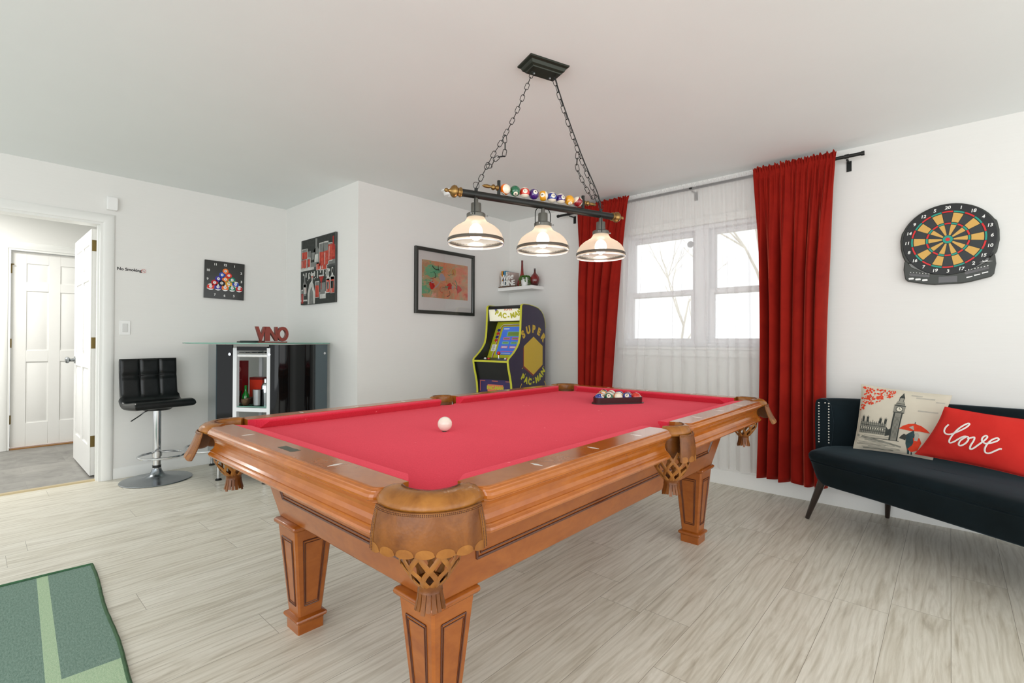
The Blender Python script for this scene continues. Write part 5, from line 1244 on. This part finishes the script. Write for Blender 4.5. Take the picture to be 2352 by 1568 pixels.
# ================================================================ BAR STOOL
sl = thing('bar_stool', 'black padded swivel bar stool with chrome footrest against the white wall', 'bar stool', (-4.695, 1.005, 0), radians(11))
m = MB(); m.lathe([(.0005, 0), (.236, 0), (.240, .004), (.236, .008), (.17, .014), (.10, .024), (.055, .042), (.036, .070), (.032, .085), (.0005, .086)], 64, cap=False); m.build('base', mat('satin_steel', (150, 156, 160), .25, 1, var=.08), sl)
m = MB(); m.lathe([(.0005, .085), (.031, .085), (.032, .092), (.028, .098), (.0005, .098)], 32, cap=False); m.build('base_collar', M_chrome, sl)
m = MB(); m.cyl((0, 0, .097), (0, 0, .118), .029, n=32); m.build('rubber_ring', M_blackp, sl)
m = MB(); m.cyl((0, 0, .118), (0, 0, .58), .0275, n=32); m.build('column', M_chrome, sl)
m = MB(); ring = [(.085 + .150 * cos(a) * 1.0, .155 * sin(a), .205) for a in [2 * pi * i / 48 for i in range(48)]]; m.tube(ring, .0085, 10, closed=True)
fr_ = m.build('footrest', M_chrome, sl)
m = MB(); m.lathe([(.028, .185), (.035, .187), (.035, .226), (.028, .228)], 32, cap=False); m.build('footrest_collar', M_chrome, fr_)
m = MB(); m.cyl((0, 0, .555), (0, 0, .575), .09, .11, n=32); m.box(-.12, .12, -.12, .12, .575, .585); m.build('seat_plate', M_blackp, sl)
m = MB(); m.tube(smooth_path([(.03, -.03, .566), (.05, -.10, .556), (.055, -.14, .53), (.10, -.215, .50)], 6), .0045, 8); m.build('height_lever', M_steel, sl)
# seat: rounded slab curving up into the back, made of matched upper and lower outline points
HW = .20
up_ = [(.160, .606), (.154, .626), (.136, .637), (.09, .637), (.03, .630), (-.03, .624), (-.07, .628), (-.092, .650), (-.104, .69), (-.112, .75), (-.118, .82), (-.124, .90), (-.128, .945), (-.137, .960)]
lo_ = [(.160, .594), (.156, .584), (.136, .577), (.09, .573), (.03, .570), (-.03, .570), (-.08, .574), (-.122, .600), (-.146, .645), (-.157, .70), (-.166, .78), (-.171, .86), (-.172, .94), (-.156, .958)]
def dens(P): return [(p.x, p.z) for p in smooth_path([(x, 0, z) for x, z in P], 4)]
UP, LO = dens(up_), dens(lo_)
def hw(z): return HW + (.012 if z < .65 else 0)
def sec(f):      # f in -1..1 across the width; the pad thins and rounds at both sides
    e_ = max(0, 1 - (1 - abs(f)) / .10); k = 1 - sqrt(max(0, 1 - e_ * e_)) 
    out = []
    for (P, Q) in ((UP, LO), (LO[::-1], UP[::-1])):
        for (x, z), (x2, z2) in zip(P, Q):
            mx_, mz_ = (x + x2) / 2, (z + z2) / 2; y = f * hw(mz_)
            q = (x + (mx_ - x) * k * .8, y, z + (mz_ - z) * k * .8); out.append(q)
    return out
def tuft(p):     # stitched grid on the back's face
    x, y, z = p
    if .665 < z < .952 and x > -.138 - .02 * (z > .9):
        gy = min(abs(y - .068), abs(y + .068)); gz = abs(z - .825)
        x -= .012 * math.exp(-(min(gy, gz) / .010) ** 2) + .010 * math.exp(-((gy ** 2 + gz ** 2) / .0006)) 
    return (x, y, z)
fs_ = [-1, -.995, -.985, -.97, -.95, -.925] + [-.9 + 1.8 * i / 72 for i in range(73)] + [.925, .95, .97, .985, .995, 1]
rings = [[tuft(p) for p in sec(f)] for f in fs_]
m = MB(); m.loft(rings, True, False); nU = len(UP)
for r in (rings[0], rings[-1]):
    m.add(r, [(i, i + 1, 2 * nU - 2 - i, 2 * nU - 1 - i) for i in range(nU - 1)])
m.build('seat', M_blackleath, sl, ang=180, recalc=True)
m = MB()
for y_ in (-.068, .068):
    m.tube([(x - .010, y_, z) for x, z in [(-.104, .69), (-.112, .75), (-.118, .82), (-.124, .90), (-.128, .94)]], .0022, 6)
m.tube([(-.1285, y_, .825) for y_ in [-.19 + .38 * i / 10 for i in range(11)]], .0022, 6); m.build('stitching', mat('seam_black', (8, 10, 10), .6), sl)

# ================================================================ SOFA
so = thing('sofa', 'dark teal velvet sofa with nailhead trim and tapered legs beneath the dartboard', 'sofa', (-.0, 3.3, 0))
def S(x, y, z): return Vector((x, y - 3.3, z))
front = [(-.655, 3.425), (.60, 2.675)]
backp = [(.86, 3.50), (.84, 3.70), (.60, 3.82), (.20, 3.865), (-.10, 3.865), (-.35, 3.835), (-.52, 3.775), (-.605, 3.70)]
outl = [front[0], (-.35, 3.240), (.0, 3.030), (.30, 2.852), front[1], (.74, 2.80), (.84, 3.10)] + backp + [(-.645, 3.52)]
Pm = [Vector((x, y, 0)) for x, y in outl]; cen = Vector((.12, 3.42, 0))
dense = []
for i in range(len(Pm)):
    a_, b_ = Pm[i], Pm[(i + 1) % len(Pm)]
    for k in range(6): dense.append(a_ + (b_ - a_) * k / 6)
# round the corners a little
for _ in range(3): dense = [(dense[i - 1] + dense[i] * 2 + dense[(i + 1) % len(dense)]) / 4 for i in range(len(dense))]
def inset(k, z, push=0):
    out = []; n = len(dense)
    for i, p in enumerate(dense):
        d = (dense[(i + 1) % n] - dense[i - 1]).normalized(); nr = Vector((-d.y, d.x, 0))
        w = 1 if (p.y < 3.42 - (p.x) * .6 + .05) else 0
        q = p + nr * k
        out.append(S(q.x + .10 * push * .51 * w, q.y + .10 * push * .86 * w, z))
    return out
def wob(r, seed):
    return [Vector((p.x, p.y, p.z + .006 * mnoise.noise(Vector((p.x * 3 + seed, p.y * 3, 0))))) for p in r]
m = MB(); rg = [inset(.03, .245, .75), inset(.008, .250, .78), inset(0, .262, .75), inset(-.002, .32, .5), inset(0, .385, .2), inset(-.004, .392, .16), inset(.001, .399, .14), inset(-.004, .406, .10), inset(0, .430, .0), inset(.010, .447, 0), inset(.03, .455, 0), inset(.07, .459, 0), inset(.14, .461, 0), inset(.22, .461, 0)]
rg = [wob(r, 3) for r in rg]; m.loft(rg); m.build('seat', M_dkvel, so, ang=60, recalc=True)
bp = smooth_path([(x, y, 0) for x, y in [(.88, 3.25)] + backp + [(-.612, 3.655)]], 8)
m = MB(); rings = []
for i, p in enumerate(bp):
    d = (bp[min(i + 1, len(bp) - 1)] - bp[max(0, i - 1)]).normalized(); nr = Vector((d.y, -d.x, 0))   # outwards
    sec_ = [(-.045, .44), (-.055, .50), (-.058, .60), (-.050, .70), (-.040, .735), (-.020, .750), (.010, .752), (.030, .742), (.038, .72), (.040, .60), (.036, .40), (.02, .30), (-.03, .30)]
    ring = []
    for o_, z in sec_:
        q = p + nr * o_; 
        if o_ < -.03: dz = .012 * sin(i * .9) * (1 if .5 < z < .7 else 0); q -= nr * dz * .5
        ring.append(S(q.x, min(q.y, 3.945), z))
    rings.append(ring)
m.loft(rings); bk_ = m.build('backrest', M_dkvel, so, ang=60, recalc=True)
pe = bp[-1]; dd_ = (bp[-1] - bp[-2]).normalized(); nr = Vector((dd_.y, -dd_.x, 0))
M_nail = mat('nailhead', (226, 224, 214), .25, .7)
nails = MB()
for z in [.475 + .0178 * k for k in range(15)]:
    for o_ in (-.030, .006):
        q = pe + nr * (o_ + (-.006 if o_ < 0 else .012)) + dd_ * .001; nails.sphere(S(q.x, q.y, z), .0052, 10, 6)
q = pe + nr * (-.016) + dd_ * .001; nails.sphere(S(q.x, q.y, .727), .0052, 10, 6)
nails.build('nailhead_trim', M_nail, bk_)
M_legw = mat('dark_wood_leg', (38, 26, 22), .2, coat=.7)
for (tx, ty), (fx_, fy_) in (((-.585, 3.50), (-.675, 3.548)), ((-.285, 3.82), (-.300, 3.905)), ((.55, 2.86), (.60, 2.80)), ((.72, 3.60), (.80, 3.66))):
    m = MB(); a_, b_ = S(tx, ty, .27), S(fx_, fy_, .004); m.tube([a_, a_ + (b_ - a_) * .5, b_], [.023, .0185, .0125], 20); lg = m.build('leg', M_legw, so, ang=50)
    m = MB(); m.cyl(S(fx_, fy_, 0), S(fx_, fy_, .005), .010, n=14); m.build('foot_glide', M_chrome, lg)

# pillows: four corners and a bulge
def pillow_fn(bl, br, tl, tr, th, dip=.035):
    bl, br, tl, tr = [Vector(v) for v in (bl, br, tl, tr)]
    nrm = ((br - bl).cross(tl - bl)).normalized()      # towards the viewer
    def f(u, v, side=1, off=0):
        eu = dip * (4 * v * (1 - v)); ev = dip * (4 * u * (1 - u))
        uu = eu + u * (1 - 2 * eu); vv = ev + v * (1 - 2 * ev)
        p = bl * (1 - uu) * (1 - vv) + br * uu * (1 - vv) + tl * (1 - uu) * vv + tr * uu * vv
        b_ = max(0, (1 - (2 * u - 1) ** 2) * (1 - (2 * v - 1) ** 2)) ** .5
        return p + nrm * (side * (th * b_ + .0015) + off) + nrm * .004 * mnoise.noise(Vector((u * 4, v * 4, th * 30)))
    return f
def pillow(name, f, mats, decals, lab, base, ncol=None):
    m = MB(); N = 30
    m.grid(lambda u, v: f(u, v, 1), N, N, 0); m.grid(lambda u, v: f(1 - u, v, -1), N, N, 0)
    th_ = thing(name, lab, 'pillow', base)
    B0 = Vector(base); m.v = [tuple(Vector(v) - B0) for v in m.v]; m.build('cushion_cover', mats[0], th_, ang=80)
    mz = MB(); edge = [f(u, 0, 0) for u in [i / 20 for i in range(21)]] + [f(1, i / 20, 0) for i in range(1, 21)] + [f(1 - i / 20, 1, 0) for i in range(1, 21)] + [f(0, 1 - i / 20, 0) for i in range(1, 20)]
    mz.tube(edge, .0022, 6, closed=True); mz.v = [tuple(Vector(v) - B0) for v in mz.v]; mz.build('seam', mats[0], th_)
    if decals: 
        d = decals(f); d.v = [tuple(Vector(v) - B0) for v in d.v]; d.build('printed_design' if len(mats) > 3 else 'embroidery', mats[1:], th_)
    return th_
def dec_poly(m, f, pts, mi, off=.0012, sub=6):
    cx_ = sum(p[0] for p in pts) / len(pts); cy_ = sum(p[1] for p in pts) / len(pts); dense_ = []
    for i in range(len(pts)):
        a_, b_ = pts[i], pts[(i + 1) % len(pts)]; n = max(1, int(sqrt((a_[0] - b_[0]) ** 2 + (a_[1] - b_[1]) ** 2) / .06))
        for k in range(n): dense_.append((a_[0] + (b_[0] - a_[0]) * k / n, a_[1] + (b_[1] - a_[1]) * k / n))
    rings = []
    for s_ in (1, .66, .33): rings.append([f(cx_ + (x - cx_) * s_, cy_ + (y - cy_) * s_, 1, off) for x, y in dense_])
    n = len(dense_); vs = [p for r in rings for p in r] + [f(cx_, cy_, 1, off)]; fs = []
    for j in range(2):
        for i in range(n): k = (i + 1) % n; fs.append((j * n + i, j * n + k, (j + 1) * n + k, (j + 1) * n + i))
    for i in range(n): fs.append((2 * n + i, 2 * n + (i + 1) % n, 3 * n))
    m.add(vs, fs, mi)
def dec_london(f):
    m = MB(); rr = random.Random(12)
    R_ = lambda x0, y0, x1, y1, mi, o=.0012: dec_poly(m, f, [(x0, y0), (x1, y0), (x1, y1), (x0, y1)], mi, o)
    # river walls and water (grey washes)
    for k in range(12): y = .03 + .018 * k; x = .04 + rr.uniform(0, .2); R_(x, y, x + rr.uniform(.2, .5), y + rr.uniform(.004, .010), rr.choice([1, 2, 2]), .0010)
    dec_poly(m, f, [(.03, .20), (.45, .13), (.62, .10), (.62, .125), (.45, .16), (.03, .235)], 2, .0013)
    # long building
    R_(.05, .26, .40, .44, 2, .0011)
    for k in range(13): x = .055 + k * .0265; R_(x, .27, x + .006, .44 + (.02 if k % 3 else .035), 1, .0015)
    for k in range(3): R_(.05, .30 + k * .045, .40, .308 + k * .045, 1, .0016)
    for x in (.07, .13, .30, .365): dec_poly(m, f, [(x, .44), (x + .03, .44), (x + .03, .53), (x + .022, .50), (x + .015, .55), (x + .008, .50), (x, .53)], 1, .0014)
    for k in range(10): x = .07 + k * .032; R_(x, .335, x + .012, .36, 4, .0019)
    # clock tower
    R_(.455, .20, .565, .64, 2, .0012); R_(.455, .20, .475, .64, 1, .0016); R_(.548, .20, .562, .64, 1, .0016)
    for k in range(4): R_(.486 + k * .015, .24, .490 + k * .015, .58, 1, .0017)
    R_(.445, .64, .578, .76, 2, .0014); R_(.445, .64, .578, .652, 1, .002); R_(.445, .75, .578, .765, 1, .002)
    dec_poly(m, f, [(.512 + .042 * cos(2 * pi * i / 18), .70 + .042 * sin(2 * pi * i / 18)) for i in range(18)], 1, .0021); dec_poly(m, f, [(.512 + .034 * cos(2 * pi * i / 18), .70 + .034 * sin(2 * pi * i / 18)) for i in range(18)], 4, .0025)
    R_(.509, .70, .515, .728, 1, .0029); R_(.512, .698, .532, .703, 1, .0029)
    dec_poly(m, f, [(.455, .765), (.568, .765), (.548, .83), (.475, .83)], 2, .0014); R_(.462, .785, .562, .792, 1, .0019)
    R_(.485, .83, .54, .88, 2, .0014); R_(.485, .83, .492, .88, 1, .0019); R_(.533, .83, .54, .88, 1, .0019); dec_poly(m, f, [(.48, .88), (.545, .88), (.514, .965)], 1, .0014)
    dec_poly(m, f, [(.40, .25), (.455, .27), (.455, .38), (.43, .36), (.40, .40)], 1, .0013)
    dec_poly(m, f, [(.58, .25), (.66, .23), (.67, .31), (.63, .33), (.60, .29)], 1, .0013)
    # sky washes
    for x, y, w in ((.66, .90, .2), (.72, .70, .22), (.60, .93, .12), (.88, .86, .09)): R_(x, y, x + w, y + .018, 3, .0010)
    # red leaves
    for k in range(150):
        a_ = rr.random(); b_ = rr.random(); x = .02 + .40 * a_ ; lo = .60 + .30 * a_; y = lo + (.975 - lo) * b_
        if x > .3 and y < .86: continue
        s_ = rr.uniform(.010, .024) * (1.2 - a_ * .5); a0_ = rr.uniform(0, pi); dec_poly(m, f, [(x + s_ * rr.uniform(.5, 1) * cos(a0_ + 2 * pi * i / 6) * .9, y + s_ * rr.uniform(.4, 1) * sin(a0_ + 2 * pi * i / 6)) for i in range(6)], 0, .0014 + .00001 * k)
    # umbrella and couple
    dec_poly(m, f, [(.56, .40), (.60, .45), (.66, .49), (.73, .505), (.81, .48), (.88, .43), (.92, .385), (.80, .395), (.70, .385)], 0, .0024)
    R_(.728, .50, .736, .53, 1, .0026); dec_poly(m, f, [(.67, .44), (.74, .40), (.72, .47)], 3, .003)
    dec_poly(m, f, [(.66, .32), (.70, .365), (.745, .36), (.765, .32), (.77, .20), (.74, .08), (.70, .08), (.67, .18)], 5, .0022)
    dec_poly(m, f, [(.70, .36), (.735, .40), (.75, .36)], 5, .0028); dec_poly(m, f, [(.755, .36), (.79, .37), (.81, .33), (.80, .24), (.765, .24)], 3, .003)
    dec_poly(m, f, [(.745, .28), (.775, .30), (.82, .29), (.85, .22), (.82, .10), (.75, .06), (.70, .10), (.75, .17), (.76, .22)], 0, .0026)
    R_(.70, .02, .725, .08, 5, .0022); R_(.745, .02, .76, .06, 5, .0022)
    return m
M_lin = mat('linen_print', (206, 198, 180), .85, var=.1, vs=7, bump=.15, bs=500)
LM = [M_lin, mat('print_orange_red', (222, 62, 26), .8, var=.2, vs=60), mat('print_charcoal', (62, 66, 62), .85, var=.35, vs=50), mat('print_midgrey', (146, 144, 132), .85, var=.3, vs=40), mat('print_lightgrey', (178, 174, 162), .85, var=.15, vs=30), mat('print_cream', (214, 208, 190), .85), mat('print_bluegrey', (50, 74, 78), .85, var=.4, vs=40)]
f1 = pillow_fn((-.446, 3.645, .462), (-.075, 3.585, .462), (-.408, 3.685, .855), (.006, 3.715, .815), .050, .02)
pillow('pillow', f1, LM, dec_london, 'linen pillow printed with a clock tower, red leaves and a red umbrella', (-.25, 3.64, .46))
f2 = pillow_fn((-.150, 3.560, .488), (.335, 3.335, .470), (-.022, 3.520, .768), (.402, 3.440, .735), .055, .03)
def dec_love(f):
    m = MB()
    # strokes read in the pillow's own u,v
    K = lambda pts: [f(x, y, 1, .0022) for x, y, _ in smooth_path([(a_, b_, 0) for a_, b_ in pts], 7)]
    st = [[(.125, .745), (.105, .66), (.12, .57), (.17, .52), (.24, .53), (.32, .62), (.395, .74), (.42, .83), (.395, .85), (.345, .78), (.30, .66), (.272, .50), (.272, .38), (.30, .33), (.345, .37), (.39, .46), (.435, .53), (.475, .545), (.455, .50), (.425, .42), (.43, .33), (.465, .31), (.51, .38), (.525, .48), (.505, .54), (.475, .545)],
          [(.505, .50), (.54, .53), (.585, .56), (.60, .48), (.592, .36), (.603, .275), (.64, .30), (.69, .42), (.735, .54), (.745, .62), (.715, .64), (.69, .58), (.71, .50), (.765, .46)],
          [(.765, .46), (.83, .50), (.885, .56), (.90, .61), (.87, .63), (.82, .57), (.79, .46), (.785, .34), (.81, .26), (.86, .26), (.92, .34), (.965, .40), (.99, .40)]]
    sc_ = lambda P: [(.06 + .62 * x, .09 + y * .82) for x, y in P]
    for P in st: m.tube(K(sc_(P)), .0038, 8, flat=.35, upv=lambda p: Vector((-.4, -.9, .15)))
    return m
pillow('pillow', f2, [M_pilred, mat('white_thread', (240, 234, 228), .6, bump=.3, bs=900)], dec_love, 'red plush pillow embroidered with the word love in white script', (.14, 3.45, .46))

# ================================================================ RUG
rug = thing('rug', 'green woven rug with pale green stripes in the left foreground', 'rug', (-3.149, .413, 0), radians(-2.6))
def weave(name, c0, c1):
    t = NT(name); v = t.coord((1, 1, 1)); f = t.noise(t.coord((300, 620, 1)), 1, 2); g = t.noise(t.coord((60, 190, 1)), 1, 3, .7); w = t.n('ShaderNodeTexWave'); w.bands_direction = 'Y'; w.inputs['Scale'].default_value = 42; t.l(v, w.inputs['Vector'])
    a = t.ramp(g, [(.3, lin(c0)), (.68, lin(c1))]); t.l(t.mix(.3, a, t.ramp(f, [(.3, lin(tuple(x * .6 for x in c0))), (.7, lin(tuple(min(255, x * 1.2) for x in c1)))])), t.b.inputs['Base Color'])
    t.b.inputs['Roughness'].default_value = .95; t.b.inputs['Specular IOR Level'].default_value = .1; t.bump(f, .5, .0015); return t.m
M_rg = weave('rug_green', (90, 118, 106), (140, 163, 150)); M_rl = weave('rug_pale', (156, 186, 150), (188, 208, 176)); M_rb = mat('rug_binding', (70, 100, 70), .9, var=.3, vs=40, bump=.5, bs=120)
m = MB(); ZR = .006
def wav(x, y): return .004 * sin(x * 9) * math.exp(-abs(y) * 30)
xs_ = [0, .04] + [.04 + i * .06 for i in range(1, 34)]
ycuts = [-.004, -.158, -.196] + [-.196 - .09 * i for i in range(1, 18)]
for i in range(len(xs_) - 1):
    for j in range(len(ycuts) - 1):
        x0_, x1_, y0_, y1_ = xs_[i], xs_[i + 1], ycuts[j + 1], ycuts[j]
        band = 1.03 <= (x0_ + x1_) / 2 <= 1.20
        mi = 1 if j == 1 or band else 0
        m.add([(x0_, y0_ + wav(x0_, y0_), ZR), (x1_, y0_ + wav(x1_, y0_), ZR), (x1_, y1_ + wav(x1_, y1_), ZR), (x0_, y1_ + wav(x0_, y1_), ZR)], [(0, 1, 2, 3)], mi)
m.build('pile', [M_rg, M_rl], rug)
m = MB(); m.tube([(x, wav(x, -.004) - .001 , .0068 + .0015 * sin(x * 60)) for x in [i * .02 for i in range(102)]], .0062, 8); m.build('side_binding', M_rb, rug)
m = MB(); m.tube([(.002, -y, .0075 + .002 * sin(y * 7)) for y in [i * .03 for i in range(58)]], .0055, 8); m.build('end_hem', mat('rug_hem', (66, 110, 76), .9, var=.3, vs=60), rug)

# ================================================================ OUTSIDE THE WINDOW
M_bark = mat('pale_bark', (232, 226, 212), .9, var=.15, vs=6)
def tree(x, y, hh, seed, lab):
    m = MB(); r = random.Random(seed)
    def br_(p, d, L_, rad, dep):
        pts = [p]; q = Vector(p); dd = Vector(d)
        for i in range(4): dd = (dd + Vector((r.uniform(-.18, .18), r.uniform(-.18, .18), r.uniform(-.05, .12)))).normalized(); q = q + dd * L_ / 4; pts.append(q.copy())
        m.tube(pts, [rad * (1 - .15 * i) for i in range(5)], 6)
        if dep:
            for k in range(4 if dep > 1 else 3):
                i = r.choice([2, 3, 4]); a = r.uniform(0, 2 * pi); nd = (dd + Vector((cos(a), sin(a), r.uniform(.1, .6))) * .9).normalized(); br_(pts[i], nd, L_ * r.uniform(.5, .7), rad * .5, dep - 1)
    br_(Vector((0, 0, -.6)), Vector((0, 0, 1)), hh, .06, 3)
    o = m.build('tree', M_bark); o.location = (x, y, 0); tag(o, lab, 'tree'); return o
tree(-6.2, 14, 3.0, 2, 'pale bare tree seen through the left window sash')
tree(-2.4, 9.5, 3.0, 9, 'pale bare tree seen through the right window sash')
m = MB(); m.box(-16, 9, 4.3, 26, -.7, -.6); o = m.build('ground_outside', mat('pale_ground', (206, 200, 180), .95, var=.2, vs=1)); o['kind'] = 'structure'
